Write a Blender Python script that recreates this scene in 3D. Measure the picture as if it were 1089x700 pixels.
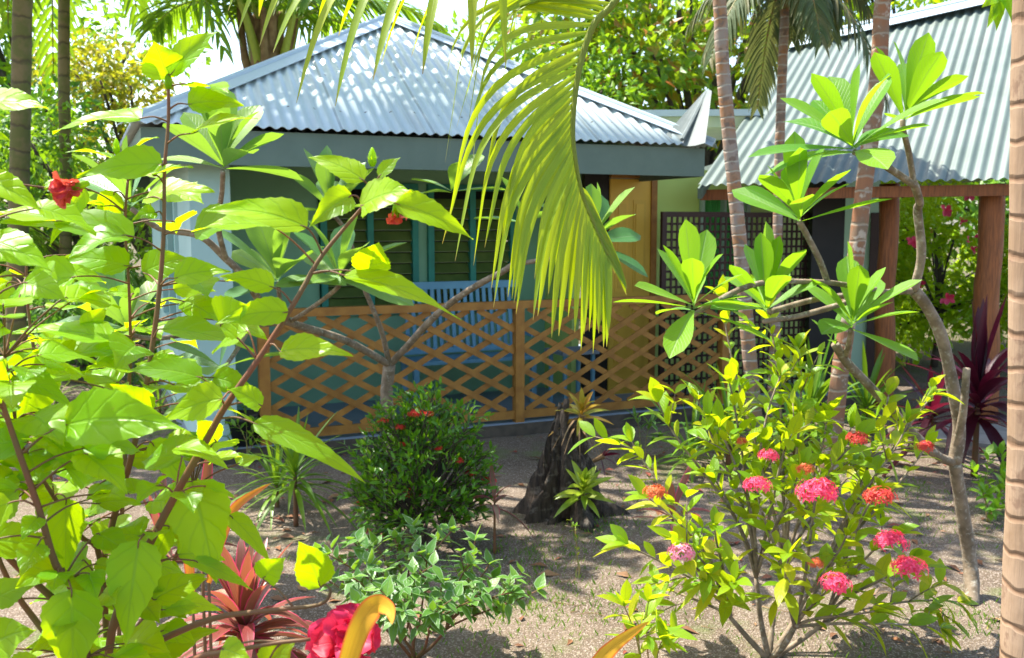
import bpy, math, random
from mathutils import Vector, Matrix, noise
R = math.radians
rnd = random.Random(7)
V = Vector
for o in list(bpy.data.objects): bpy.data.objects.remove(o)
scene = bpy.context.scene
C = scene.collection

# ------------------------------------------------------------------ camera
CAMH = 1.8
F = 1024.0
PITCH = math.atan(110 / F)
cam_d = bpy.data.cameras.new('camera'); cam = bpy.data.objects.new('camera', cam_d); C.objects.link(cam)
cam.location = (0, 0, CAMH); cam.rotation_euler = (R(90) - PITCH, 0, 0)
cam_d.sensor_width = 36; cam_d.lens = 36 * F / 1089; cam_d.clip_start = 0.05; cam_d.clip_end = 600
cam_d.dof.use_dof = True; cam_d.dof.focus_distance = 2.4; cam_d.dof.aperture_fstop = 8.0
scene.camera = cam

# ------------------------------------------------------------------ light
SUN = V((-0.42, 0.22, 0.88)).normalized()
EL = math.asin(SUN.z); AZ = math.atan2(SUN.x, SUN.y)
w = bpy.data.worlds.new('World'); scene.world = w; w.use_nodes = True
nt = w.node_tree; nt.nodes.clear()
sky = nt.nodes.new('ShaderNodeTexSky'); sky.sky_type = 'NISHITA'; sky.sun_disc = False
sky.sun_elevation = EL; sky.sun_rotation = AZ; sky.dust_density = 2.0; sky.ozone_density = 1.0
bg = nt.nodes.new('ShaderNodeBackground'); bg.inputs[1].default_value = 0.15
wo = nt.nodes.new('ShaderNodeOutputWorld')
nt.links.new(sky.outputs[0], bg.inputs[0]); nt.links.new(bg.outputs[0], wo.inputs[0])
sd = bpy.data.lights.new('sun', 'SUN'); sd.energy = 4.4; sd.angle = R(0.53); sd.color = (1.0, 0.95, 0.86)
so = bpy.data.objects.new('sun', sd); C.objects.link(so)
so.rotation_euler = (-SUN).to_track_quat('-Z', 'Y').to_euler(); so.location = SUN * 30
vs = scene.view_settings
vs.view_transform = 'Standard'; vs.look = 'None'; vs.exposure = 1.66; vs.gamma = 1.0; vs.use_curve_mapping = False
scene.render.engine = 'CYCLES'
scene.cycles.max_bounces = 8; scene.cycles.transmission_bounces = 6; scene.cycles.diffuse_bounces = 4

# ------------------------------------------------------------------ helpers
cp, sp_ = math.cos(PITCH), math.sin(PITCH)
def ray(px, py):
    a, b = (px - 544.5) / F, (py - 350) / F
    return V((a, cp - b * sp_, -sp_ - b * cp))
def at(px, py, Y):
    r = ray(px, py); return V((0, 0, CAMH)) + r * (Y / r.y)
def gnd(px, py, z=0.0):
    r = ray(px, py); return V((0, 0, CAMH)) + r * ((z - CAMH) / r.z)
def ppx(Y): return Y / F          # metres per pixel at distance Y
def u(a, b): return rnd.uniform(a, b)
UP = V((0, 0, 1))
def rdir(): 
    while True:
        p = V((u(-1, 1), u(-1, 1), u(-1, 1)))
        if 0.05 < p.length < 1: return p.normalized()
def interp(tab, s):
    for (a, x), (b, y) in zip(tab, tab[1:]):
        if s <= b: return x + (y - x) * (s - a) / (b - a)
    return tab[-1][1]
SH = dict(
    hib=[(0, .12), (.05, .62), (.16, .93), (.3, 1), (.45, .9), (.6, .66), (.78, .34), (.9, .15), (1, .01)],
    plum=[(0, .06), (.2, .3), (.45, .74), (.68, 1), (.82, .93), (.93, .6), (1, .04)],
    lance=[(0, .1), (.2, .7), (.42, 1), (.65, .85), (.85, .4), (1, .01)],
    strap=[(0, .45), (.2, .85), (.5, 1), (.8, .6), (1, .02)],
    palm=[(0, .35), (.15, 1), (.6, .85), (.85, .5), (1, .06)],
    petal=[(0, .2), (.4, .75), (.75, 1), (.92, .75), (1, .3)])

class MB:
    def __init__(s): s.v = []; s.f = []; s.uv = []
    def face(s, idx, uvs): s.f.append(idx); s.uv.extend(uvs)
    def box(s, o, a, b, c):
        n = len(s.v)
        for k in range(8):
            s.v.append(o + a * (k & 1) + b * ((k >> 1) & 1) + c * ((k >> 2) & 1))
        la, lb, lc = a.length, b.length, c.length
        det = a.cross(b).dot(c)
        for q, (x, y) in (((0, 2, 3, 1), (lb, la)), ((4, 5, 7, 6), (la, lb)), ((0, 1, 5, 4), (la, lc)), ((2, 6, 7, 3), (lc, la)), ((0, 4, 6, 2), (lc, lb)), ((1, 3, 7, 5), (lb, lc))):
            q = [n + i for i in q]
            if det < 0: q = q[::-1]
            s.face(q, [(0, 0), (x, 0), (x, y), (0, y)])
        return s
    def tube(s, pts, rad, n=8, cap=True, smooth=3, rough=0.0):
        pts = [V(p) for p in pts]
        if not isinstance(rad, (list, tuple)): rad = [rad] * len(pts)
        if len(pts) > 2 and smooth > 1:
            q, r2 = [], []
            for i in range(len(pts) - 1):
                p0 = pts[max(i - 1, 0)]; p1 = pts[i]; p2 = pts[i + 1]; p3 = pts[min(i + 2, len(pts) - 1)]
                for k in range(smooth):
                    t = k / smooth
                    q.append(0.5 * ((2 * p1) + (p2 - p0) * t + (2 * p0 - 5 * p1 + 4 * p2 - p3) * t * t + (3 * p1 - p0 - 3 * p2 + p3) * t ** 3))
                    r2.append(rad[i] + (rad[i + 1] - rad[i]) * t)
            q.append(pts[-1]); r2.append(rad[-1]); pts, rad = q, r2
        base = len(s.v); L = 0; X = None; vv = []
        for i, p in enumerate(pts):
            T = (pts[min(i + 1, len(pts) - 1)] - pts[max(i - 1, 0)])
            T = T.normalized() if T.length > 1e-9 else UP
            if X is None: X = T.orthogonal().normalized()
            X = (X - T * X.dot(T)).normalized(); Yv = T.cross(X)
            if i: L += (p - pts[i - 1]).length
            vv.append(L)
            for k in range(n):
                a = 2 * math.pi * k / n
                d = X * math.cos(a) + Yv * math.sin(a)
                r = rad[i]
                if rough: r *= 1 + rough * noise.noise((p + d * r) * 9)
                s.v.append(p + d * r)
        for i in range(len(pts) - 1):
            for k in range(n):
                k2 = (k + 1) % n
                s.face([base + i * n + k, base + i * n + k2, base + (i + 1) * n + k2, base + (i + 1) * n + k],
                       [(k / n, vv[i]), ((k + 1) / n, vv[i]), ((k + 1) / n, vv[i + 1]), (k / n, vv[i + 1])])
        if cap:
            s.face([base + k for k in range(n)][::-1], [(.5, 0)] * n)
            e = base + (len(pts) - 1) * n
            s.face([e + k for k in range(n)], [(.5, vv[-1])] * n)
        return pts
    def leaf(s, B, D, N, L, W, shape='lance', segs=5, c=1, fold=.2, droop=.2, curl=0.0, wave=0.0, twist=0.0, jag=0.0, bend=0.0):
        D = D.normalized(); S = D.cross(N)
        if S.length < 1e-4: S = D.orthogonal()
        S.normalize(); N = S.cross(D).normalized()
        base = len(s.v); tab = SH[shape]; m = 2 * c + 1; ph = u(0, 6.28)
        for i in range(segs + 1):
            t = i / segs
            cen = B + D * (L * t) - UP * (droop * L * t * t) - N * (curl * L * t * t)
            if bend:
                if i == 0: acc = B.copy()
                else:
                    kk = min(1, max(0, (t - .3) / .45)) * bend; dd_ = (D * (1 - kk) - UP * kk * 1.0).normalized(); acc = acc + dd_ * (L / segs)
                cen = acc - UP * (droop * L * t * t * .3)
            hw = W / 2 * interp(tab, t) * (1 + (jag if i % 2 else -jag))
            S2 = S * math.cos(twist * t) + N * math.sin(twist * t); N2 = N * math.cos(twist * t) - S * math.sin(twist * t)
            for j in range(-c, c + 1):
                q = j / c
                p = cen + S2 * (hw * q) + N2 * (abs(q) * hw * fold)
                if wave: p = p + N2 * (wave * W * abs(q) * math.sin(ph + t * 9 + q * 1.7)) + S2 * (q * wave * .25 * W * math.sin(ph + t * 23 + q))
                s.v.append(p)
        for i in range(segs):
            for j in range(m - 1):
                a = base + i * m + j
                s.face([a, a + 1, a + m + 1, a + m], [(j / (m - 1), i / segs), ((j + 1) / (m - 1), i / segs), ((j + 1) / (m - 1), (i + 1) / segs), (j / (m - 1), (i + 1) / segs)])
    def card(s, B, D, N, L, W):          # small far leaf, six points, folded along its midrib
        D = D.normalized(); S = D.cross(N)
        if S.length < 1e-4: S = D.orthogonal()
        S.normalize(); N = S.cross(D); b = len(s.v); h = W / 2
        s.v += [B, B + D * L * .4 + S * h + N * h * .3, B + D * L * .45, B + D * L * .4 - S * h + N * h * .3, B + D * L - N * L * .12]
        s.face([b, b + 1, b + 2], [(.5, 0), (1, .4), (.5, .45)]); s.face([b, b + 2, b + 3], [(.5, 0), (.5, .45), (0, .4)])
        s.face([b + 1, b + 4, b + 2], [(1, .4), (.5, 1), (.5, .45)]); s.face([b + 2, b + 4, b + 3], [(.5, .45), (.5, 1), (0, .4)])
    def build(s, name, mat, parent=None, smooth=False):
        off = V((0, 0, 0)); p = parent
        while p: off += p.location; p = p.parent
        me = bpy.data.meshes.new(name)
        me.from_pydata([tuple(x - off) for x in s.v], [], s.f)
        uvl = me.uv_layers.new(name='UVMap')
        flat = [c for x in s.uv for c in x]; uvl.data.foreach_set('uv', flat)
        if smooth: me.polygons.foreach_set('use_smooth', [True] * len(me.polygons))
        me.materials.append(mat); me.update()
        o = bpy.data.objects.new(name, me); C.objects.link(o)
        if parent: o.parent = parent
        return o
def tag(o, label=None, cat=None, group=None, kind=None):
    if label: o['label'] = label
    if cat: o['category'] = cat
    if group: o['group'] = group
    if kind: o['kind'] = kind
    return o
def thing(name, loc, label, cat, group=None):
    o = bpy.data.objects.new(name, None); C.objects.link(o); o.location = loc; o.empty_display_size = .1
    return tag(o, label, cat, group)
def copy_tree(o, parent=None):
    c = o.copy(); C.objects.link(c); c.parent = parent
    for ch in [x for x in bpy.data.objects if x.parent == o]: copy_tree(ch, c)
    return c

# ------------------------------------------------------------------ materials
def newmat(name):
    m = bpy.data.materials.new(name); m.use_nodes = True; n = m.node_tree; n.nodes.clear()
    out = n.nodes.new('ShaderNodeOutputMaterial'); return m, n, out
def N_(n, t, **k):
    x = n.nodes.new('ShaderNode' + t)
    for a, b in k.items(): setattr(x, a, b)
    return x
def mth(n, op, a, b=None):
    x = N_(n, 'Math', operation=op)
    for i, q in enumerate((a, b)):
        if q is None: continue
        if isinstance(q, (int, float)): x.inputs[i].default_value = q
        else: n.links.new(q, x.inputs[i])
    return x.outputs[0]
def mixc(n, f, a, b):
    x = N_(n, 'Mix', data_type='RGBA')
    for i, q in ((0, f), (6, a), (7, b)):
        if isinstance(q, (int, float)): x.inputs[i].default_value = q
        elif isinstance(q, tuple): x.inputs[i].default_value = (*q[:3], 1)
        else: n.links.new(q, x.inputs[i])
    return x.outputs[2]
def ramp(n, f, stops, interp='LINEAR'):
    x = N_(n, 'ValToRGB'); x.color_ramp.interpolation = interp
    e = x.color_ramp.elements
    while len(e) < len(stops): e.new(.5)
    for i, (p, c) in enumerate(stops): e[i].position = p; e[i].color = (*c, 1)
    n.links.new(f, x.inputs[0]); return x.outputs[0]
def nz(n, scale, detail=3, vec=None, rough=.55):
    x = N_(n, 'TexNoise'); x.inputs['Scale'].default_value = scale; x.inputs['Detail'].default_value = detail; x.inputs['Roughness'].default_value = rough
    if vec is not None: n.links.new(vec, x.inputs['Vector'])
    return x.outputs[0]

def leafmat(name, cols, trans, vein=None, vfreq=9, vamt=.5, rough=.38, tf=.5, edge=None, spots=None, spec=.45, tip=None, fib=None):
    """cols: pigment variants picked per leaf; trans: colour of light through the blade"""
    m, n, out = newmat(name); L = n.links
    geo = N_(n, 'NewGeometry'); uv = N_(n, 'UVMap', uv_map='UVMap'); sep = N_(n, 'SeparateXYZ'); L.new(uv.outputs[0], sep.inputs[0])
    rp = geo.outputs['Random Per Island']
    k = len(cols)
    base = ramp(n, rp, [((i + .5) / k, c) for i, c in enumerate(cols)])
    uu = mth(n, 'ABSOLUTE', mth(n, 'SUBTRACT', sep.outputs[0], .5))
    mid = N_(n, 'MapRange'); L.new(uu, mid.inputs[0]); mid.inputs[1].default_value = .012; mid.inputs[2].default_value = .045; mid.inputs[3].default_value = 1; mid.inputs[4].default_value = 0
    ph = mth(n, 'MULTIPLY', mth(n, 'SUBTRACT', sep.outputs[1], mth(n, 'MULTIPLY', uu, .55)), vfreq * 6.283)
    lat = mth(n, 'POWER', mth(n, 'ABSOLUTE', mth(n, 'COSINE', mth(n, 'MULTIPLY', ph, .5))), 30)
    vn = mth(n, 'MAXIMUM', mid.outputs[0], mth(n, 'MULTIPLY', lat, .55))
    tc = N_(n, 'TexCoord')
    mott = nz(n, 22, 2, tc.outputs['Object'])
    base = mixc(n, mth(n, 'MULTIPLY', mott, .35), base, tuple(c * .55 for c in cols[0]))
    if vein: base = mixc(n, mth(n, 'MULTIPLY', vn, vamt), base, vein)
    tcol = mixc(n, mth(n, 'MULTIPLY', vn, .6), trans, tuple(c * .4 for c in trans))
    tcol = mixc(n, mth(n, 'MULTIPLY', rp, .45), tcol, tuple(c * .5 for c in trans))
    if edge:
        em = N_(n, 'MapRange'); L.new(mth(n, 'ADD', uu, mth(n, 'MULTIPLY', mott, .12)), em.inputs[0]); em.inputs[1].default_value = .44; em.inputs[2].default_value = .5
        base = mixc(n, em.outputs[0], base, edge); tcol = mixc(n, em.outputs[0], tcol, edge)
    if tip:
        tm = N_(n, 'MapRange'); L.new(mth(n, 'ADD', sep.outputs[1], mth(n, 'MULTIPLY', mott, .15)), tm.inputs[0]); tm.inputs[1].default_value = 1.0; tm.inputs[2].default_value = 1.08
        base = mixc(n, tm.outputs[0], base, tip); tcol = mixc(n, tm.outputs[0], tcol, tip)
    if vfreq < 1:
        fm = N_(n, 'Mapping'); fm.inputs['Scale'].default_value = (26, 1.6, 1); L.new(uv.outputs[0], fm.inputs[0])
        fz = nz(n, 1, 4, fm.outputs[0]); fr_ = N_(n, 'MapRange'); L.new(fz, fr_.inputs[0]); fr_.inputs[1].default_value = .42; fr_.inputs[2].default_value = .62
        base = mixc(n, mth(n, 'MULTIPLY', fr_.outputs[0], .45), base, tuple(c * .5 for c in cols[0])); tcol = mixc(n, mth(n, 'MULTIPLY', fr_.outputs[0], .35), tcol, tuple(c * .55 for c in trans))
    if spots:
        sp = nz(n, 45, 3, tc.outputs['Object']); sm = N_(n, 'MapRange'); L.new(sp, sm.inputs[0]); sm.inputs[1].default_value = .7; sm.inputs[2].default_value = .74
        base = mixc(n, mth(n, 'MULTIPLY', sm.outputs[0], .8), base, spots)
    p = N_(n, 'BsdfPrincipled'); p.inputs['Roughness'].default_value = rough; p.inputs['Specular IOR Level'].default_value = spec
    L.new(base, p.inputs['Base Color'])
    bp = N_(n, 'Bump'); bp.inputs['Strength'].default_value = .35; bp.inputs['Distance'].default_value = .004
    L.new(mth(n, 'SUBTRACT', mth(n, 'MULTIPLY', mott, .8), vn), bp.inputs['Height']); L.new(bp.outputs[0], p.inputs['Normal'])
    tr = N_(n, 'BsdfTranslucent'); L.new(tcol, tr.inputs[0])
    mx = N_(n, 'MixShader'); mx.inputs[0].default_value = tf; L.new(p.outputs[0], mx.inputs[1]); L.new(tr.outputs[0], mx.inputs[2])
    L.new(mx.outputs[0], out.inputs[0]); return m

def plain(name, c1, c2=None, scale=6, rough=.7, bump=.2, bscale=40, spec=.3, metal=0, stretch=None, streak=None, dist=.004, lo=.35, hi=.65):
    m, n, out = newmat(name); L = n.links
    tc = N_(n, 'TexCoord'); vec = tc.outputs['Object']
    if stretch:
        mp = N_(n, 'Mapping'); mp.inputs['Scale'].default_value = stretch; L.new(vec, mp.inputs[0]); vec = mp.outputs[0]
    c2 = c2 or tuple(x * .75 for x in c1)
    f = N_(n, 'MapRange'); L.new(nz(n, scale, 5, vec), f.inputs[0]); f.inputs[1].default_value = lo; f.inputs[2].default_value = hi
    col = mixc(n, f.outputs[0], c1, c2)
    gi = N_(n, 'NewGeometry'); col = mixc(n, mth(n, 'MULTIPLY', gi.outputs['Random Per Island'], .35), col, tuple(x * .5 for x in c1))
    if streak:
        f2 = N_(n, 'MapRange'); L.new(nz(n, scale * 2.7, 6, tc.outputs['Object']), f2.inputs[0]); f2.inputs[1].default_value = .55; f2.inputs[2].default_value = .72
        col = mixc(n, mth(n, 'MULTIPLY', f2.outputs[0], .75), col, streak)
    p = N_(n, 'BsdfPrincipled'); p.inputs['Roughness'].default_value = rough; p.inputs['Specular IOR Level'].default_value = spec; p.inputs['Metallic'].default_value = metal
    L.new(col, p.inputs['Base Color'])
    bp = N_(n, 'Bump'); bp.inputs['Strength'].default_value = bump; bp.inputs['Distance'].default_value = dist
    L.new(nz(n, bscale, 4, vec), bp.inputs['Height']); L.new(bp.outputs[0], p.inputs['Normal'])
    L.new(p.outputs[0], out.inputs[0]); return m

def trunkmat(name, c1, c2, ring, period=.07, patch=None, green=None):
    m, n, out = newmat(name); L = n.links
    uv = N_(n, 'UVMap', uv_map='UVMap'); sep = N_(n, 'SeparateXYZ'); L.new(uv.outputs[0], sep.inputs[0]); tc = N_(n, 'TexCoord')
    w1 = nz(n, 5, 3, tc.outputs['Object'])
    ph = mth(n, 'ADD', mth(n, 'DIVIDE', sep.outputs[1], period), mth(n, 'MULTIPLY', w1, .9))
    fr = mth(n, 'FRACT', ph)
    rg = N_(n, 'MapRange'); L.new(mth(n, 'ABSOLUTE', mth(n, 'SUBTRACT', fr, .5)), rg.inputs[0]); rg.inputs[1].default_value = .38; rg.inputs[2].default_value = .48
    f = N_(n, 'MapRange'); L.new(nz(n, 7, 6, tc.outputs['Object']), f.inputs[0]); f.inputs[1].default_value = .4; f.inputs[2].default_value = .6
    col = mixc(n, f.outputs[0], c1, c2)
    if patch:
        f2 = N_(n, 'MapRange'); L.new(nz(n, 14, 5, tc.outputs['Object']), f2.inputs[0]); f2.inputs[1].default_value = .55; f2.inputs[2].default_value = .62
        col = mixc(n, f2.outputs[0], col, patch)
    col = mixc(n, rg.outputs[0], col, ring)
    p = N_(n, 'BsdfPrincipled'); p.inputs['Roughness'].default_value = .85; p.inputs['Specular IOR Level'].default_value = .2
    L.new(col, p.inputs['Base Color'])
    bp = N_(n, 'Bump'); bp.inputs['Strength'].default_value = .6; bp.inputs['Distance'].default_value = .006
    fib = N_(n, 'Mapping'); fib.inputs['Scale'].default_value = (60, 60, 6); L.new(tc.outputs['Object'], fib.inputs[0])
    L.new(mth(n, 'SUBTRACT', nz(n, 1, 4, fib.outputs[0]), rg.outputs[0]), bp.inputs['Height']); L.new(bp.outputs[0], p.inputs['Normal'])
    L.new(p.outputs[0], out.inputs[0]); return m

M = {}
M['hib'] = leafmat('hibiscus_leaf', [(.05, .19, .006), (.14, .36, .004), (.22, .44, .004), (.29, .48, .005), (.09, .29, .006)], (.64, .88, .001), vein=(.22, .45, .03), vamt=.7, vfreq=5, rough=.36, spec=.25, spots=(.25, .13, .03), tf=.55)
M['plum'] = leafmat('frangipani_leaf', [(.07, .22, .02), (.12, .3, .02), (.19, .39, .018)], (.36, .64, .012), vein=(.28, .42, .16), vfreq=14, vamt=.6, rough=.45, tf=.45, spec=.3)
M['plumdark'] = leafmat('shade_tinted_frangipani_leaf', [(.06, .2, .06), (.09, .26, .07), (.2, .36, .03)], (.3, .52, .03), vein=(.22, .36, .16), vfreq=14, vamt=.5, rough=.4, tf=.4)  # bluer, dimmer frangipani leaf copy with the shade put into its colour
M['frond'] = leafmat('palm_leaflet', [(.17, .33, .006), (.28, .42, .008), (.4, .44, .012)], (.6, .74, .003), vein=(.4, .5, .05), vfreq=.01, vamt=.5, rough=.4, tf=.5, tip=(.4, .24, .06))
M['frondbg'] = leafmat('far_palm_leaflet', [(.08, .22, .015), (.14, .3, .015), (.24, .38, .015)], (.36, .6, .012), vfreq=.01, rough=.4, tf=.4)
M['drydark'] = leafmat('dull_palm_leaflet', [(.06, .11, .03), (.1, .14, .04), (.2, .17, .06)], (.2, .22, .05), vfreq=.01, rough=.6, tf=.3)
M['ixora'] = leafmat('ixora_leaf', [(.1, .27, .008), (.17, .35, .008), (.26, .42, .01), (.5, .46, .015)], (.62, .75, .006), vein=(.3, .44, .06), vfreq=7, rough=.36, tf=.5, spec=.3)
M['bush'] = leafmat('dense_ixora_leaf', [(.03, .12, .008), (.05, .18, .01), (.12, .3, .012)], (.25, .5, .01), vfreq=6, rough=.3, tf=.35)
M['varieg'] = leafmat('variegated_leaf', [(.045, .16, .02), (.08, .23, .025), (.16, .33, .035)], (.28, .5, .02), vein=(.2, .32, .14), vfreq=5, rough=.4, tf=.4, edge=(.28, .4, .2))
M['strapg'] = leafmat('strap_leaf', [(.06, .17, .015), (.1, .25, .015), (.2, .36, .015)], (.3, .5, .015), vfreq=.01, rough=.4, tf=.4)
M['cordred'] = leafmat('wine_cordyline_leaf', [(.06, .008, .02), (.1, .01, .03), (.03, .012, .018)], (.25, .012, .04), vfreq=.01, rough=.35, tf=.35)
M['cordpink'] = leafmat('red_cordyline_leaf', [(.15, .05, .025), (.3, .18, .1), (.3, .05, .05), (.08, .07, .025), (.2, .08, .035), (.45, .33, .2)], (.5, .14, .06), vfreq=.01, rough=.4, tf=.4, edge=(.6, .05, .12))
M['orange'] = leafmat('orange_leaf', [(.6, .17, .02), (.62, .25, .03), (.6, .12, .04)], (.9, .35, .02), vfreq=.01, rough=.4, tf=.45, edge=(.6, .06, .06))
M['yellow'] = leafmat('yellow_orange_leaf', [(.7, .4, .03), (.68, .33, .03)], (.95, .6, .03), vfreq=.01, rough=.62, spec=.2, tf=.4, edge=(.7, .15, .03), spots=(.4, .15, .02))
M['brom'] = leafmat('bromeliad_leaf', [(.25, .4, .02), (.35, .48, .03), (.42, .5, .04)], (.5, .65, .03), vfreq=.01, rough=.35, tf=.35)
M['bromor'] = leafmat('orange_bromeliad_leaf', [(.4, .36, .03), (.6, .22, .03), (.3, .36, .03)], (.7, .4, .03), vfreq=.01, rough=.4, tf=.35)
M['bgdark'] = leafmat('jungle_leaf', [(.03, .11, .02), (.055, .17, .02), (.1, .24, .02)], (.18, .42, .02), vfreq=4, rough=.45, tf=.35)
M['bgmid'] = leafmat('jungle_mid_leaf', [(.07, .2, .015), (.13, .3, .015), (.22, .38, .015)], (.35, .6, .012), vfreq=4, rough=.45, tf=.4)
M['bgyel'] = leafmat('yellowing_leaf', [(.18, .28, .02), (.3, .34, .02), (.45, .3, .02)], (.5, .5, .02), vfreq=4, rough=.5, tf=.45)
M['bgbright'] = leafmat('bright_shrub_leaf', [(.2, .4, .008), (.3, .5, .01), (.42, .55, .012)], (.65, .85, .008), vfreq=4, rough=.4, tf=.5)
M['almond'] = leafmat('almond_leaf', [(.07, .2, .015), (.14, .3, .015), (.28, .38, .015), (.07, .17, .02), (.55, .14, .02)], (.42, .62, .015), vfreq=5, rough=.45, tf=.45)
M['redpetal'] = leafmat('red_petal', [(.8, .015, .08), (.75, .02, .13), (.85, .035, .06)], (1, .05, .12), vfreq=.01, rough=.5, tf=.35)
M['coralpetal'] = leafmat('coral_petal', [(.75, .04, .06), (.75, .12, .05)], (.95, .15, .08), vfreq=.01, rough=.5, tf=.4)
M['pinkpetal'] = leafmat('pink_floret', [(.88, .05, .17), (.9, .12, .22), (.85, .03, .1)], (1, .12, .2), vfreq=8, rough=.6, tf=.25)
M['palepetal'] = leafmat('pale_pink_floret', [(.8, .3, .42), (.75, .2, .3)], (.9, .3, .4), vfreq=.01, rough=.6, tf=.25)
M['orpetal'] = leafmat('orange_floret', [(.75, .13, .04), (.7, .2, .04)], (.9, .2, .05), vfreq=.01, rough=.6, tf=.25)
M['redfloret'] = leafmat('red_floret', [(.75, .02, .02), (.8, .06, .02)], (.9, .05, .02), vfreq=.01, rough=.6, tf=.25)
M['stem'] = plain('reddish_stem', (.2, .07, .035), (.12, .09, .03), scale=14, rough=.6, bump=.3)
M['petiole'] = plain('green_petiole', (.2, .25, .05), (.25, .1, .04), scale=20, rough=.5)
M['rachis'] = plain('yellow_green_rachis', (.36, .42, .05), (.3, .36, .05), scale=20, rough=.5)
M['bark'] = plain('grey_bark', (.3, .23, .16), (.12, .09, .055), scale=16, rough=.9, bump=.8, bscale=50, streak=(.42, .4, .33), dist=.006)
M['barkd'] = plain('dark_bark', (.11, .085, .06), (.05, .04, .03), scale=8, rough=.9, bump=.8, bscale=30)
M['palmt'] = trunkmat('ringed_palm_trunk', (.3, .24, .2), (.34, .17, .08), (.42, .37, .3), .085, patch=(.2, .14, .11))
M['palmred'] = trunkmat('reddish_palm_trunk', (.26, .12, .06), (.2, .14, .09), (.3, .24, .17), .1, patch=(.4, .33, .25))
M['palmfg'] = trunkmat('near_palm_trunk', (.25, .165, .1), (.33, .23, .15), (.2, .12, .07), .1, patch=(.22, .14, .09))
M['palmbg'] = trunkmat('mossy_palm_trunk', (.2, .15, .07), (.13, .13, .04), (.1, .08, .04), .2)
M['post'] = plain('reddish_log', (.36, .12, .035), (.17, .06, .02), scale=5, rough=.55, bump=.5, stretch=(14, 14, 1.2))
M['lattice'] = plain('stained_lattice_wood', (.4, .185, .035), (.26, .11, .02), scale=3, rough=.5, bump=.2, stretch=(3, 3, 3))
M['darkwood'] = plain('dark_trellis_wood', (.045, .018, .012), (.03, .012, .01), rough=.5)
M['roof'] = plain('galvanised_roof', (.62, .68, .66), (.55, .62, .61), streak=(.5, .5, .46), scale=2.2, rough=.42, bump=.05, spec=.5, metal=.25)
M['roofcap'] = plain('galvanised_cap', (.55, .65, .7), (.5, .6, .66), scale=2, rough=.4, bump=.05, spec=.5, metal=.2)
M['roof2'] = plain('green_grey_roof', (.23, .33, .29), (.17, .26, .22), scale=1.6, rough=.45, bump=.05, spec=.4, metal=.15, streak=(.2, .27, .23))
M['fascia'] = plain('grey_green_fascia', (.14, .2, .16), (.12, .175, .14), rough=.5, bump=.08)
M['aqua'] = plain('pale_aqua_paint', (.42, .6, .55), (.36, .54, .5), scale=3, rough=.6, bump=.1)
M['mint'] = plain('mint_wall_paint', (.26, .5, .31), (.22, .44, .26), scale=2, rough=.6, bump=.1)
M['palemint'] = plain('pale_mint_paint', (.45, .62, .48), (.4, .57, .43), scale=2, rough=.6, bump=.1)
M['lime'] = plain('lime_wall_paint', (.55, .72, .2), (.5, .68, .17), scale=2, rough=.6, bump=.1)
M['teal'] = plain('teal_paint', (.03, .28, .2), (.03, .22, .16), rough=.5)
M['door'] = plain('ochre_door', (.75, .47, .06), (.7, .42, .05), scale=2, rough=.45, bump=.1)
M['louvre'] = plain('olive_louvre_glass', (.12, .17, .04), (.08, .13, .03), rough=.25, spec=.6)
M['black'] = plain('black_paint_and_room_shade', (.015, .014, .012), (.01, .01, .009), rough=.5)  # pillar paint; also stands in for shade in the room and doorway
M['blue'] = plain('blue_painted_wood', (.18, .4, .52), (.14, .33, .45), scale=4, rough=.5, bump=.15)
M['deck'] = plain('grey_concrete', (.28, .33, .38), (.22, .27, .31), scale=3, rough=.8, bump=.3)
M['curtain'] = plain('green_curtain', (.1, .5, .12), (.08, .42, .1), rough=.8)
M['flash'] = plain('grey_flashing', (.17, .2, .2), (.12, .15, .15), rough=.6, metal=0)
M['cream'] = plain('cream_fascia', (.6, .62, .45), (.5, .55, .4), rough=.6)
M['stump'] = plain('weathered_dark_wood', (.085, .06, .04), (.025, .018, .013), scale=7, rough=.75, bump=1, bscale=14, stretch=(7, 7, 1.5), streak=(.26, .22, .17), dist=.02)
M['husk'] = plain('dry_husk', (.3, .2, .1), (.16, .09, .04), scale=9, rough=.9, bump=.6)
M['pot'] = plain('black_pot_plastic', (.02, .02, .02), rough=.5)
M['litter'] = leafmat('fallen_leaf', [(.22, .09, .03), (.14, .06, .025), (.34, .2, .09), (.25, .05, .03)], (.2, .08, .03), vfreq=5, rough=.8, tf=.1)
M['stones'] = plain('coral_chips', (.45, .38, .31), (.28, .22, .17), scale=30, rough=.9)

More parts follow.
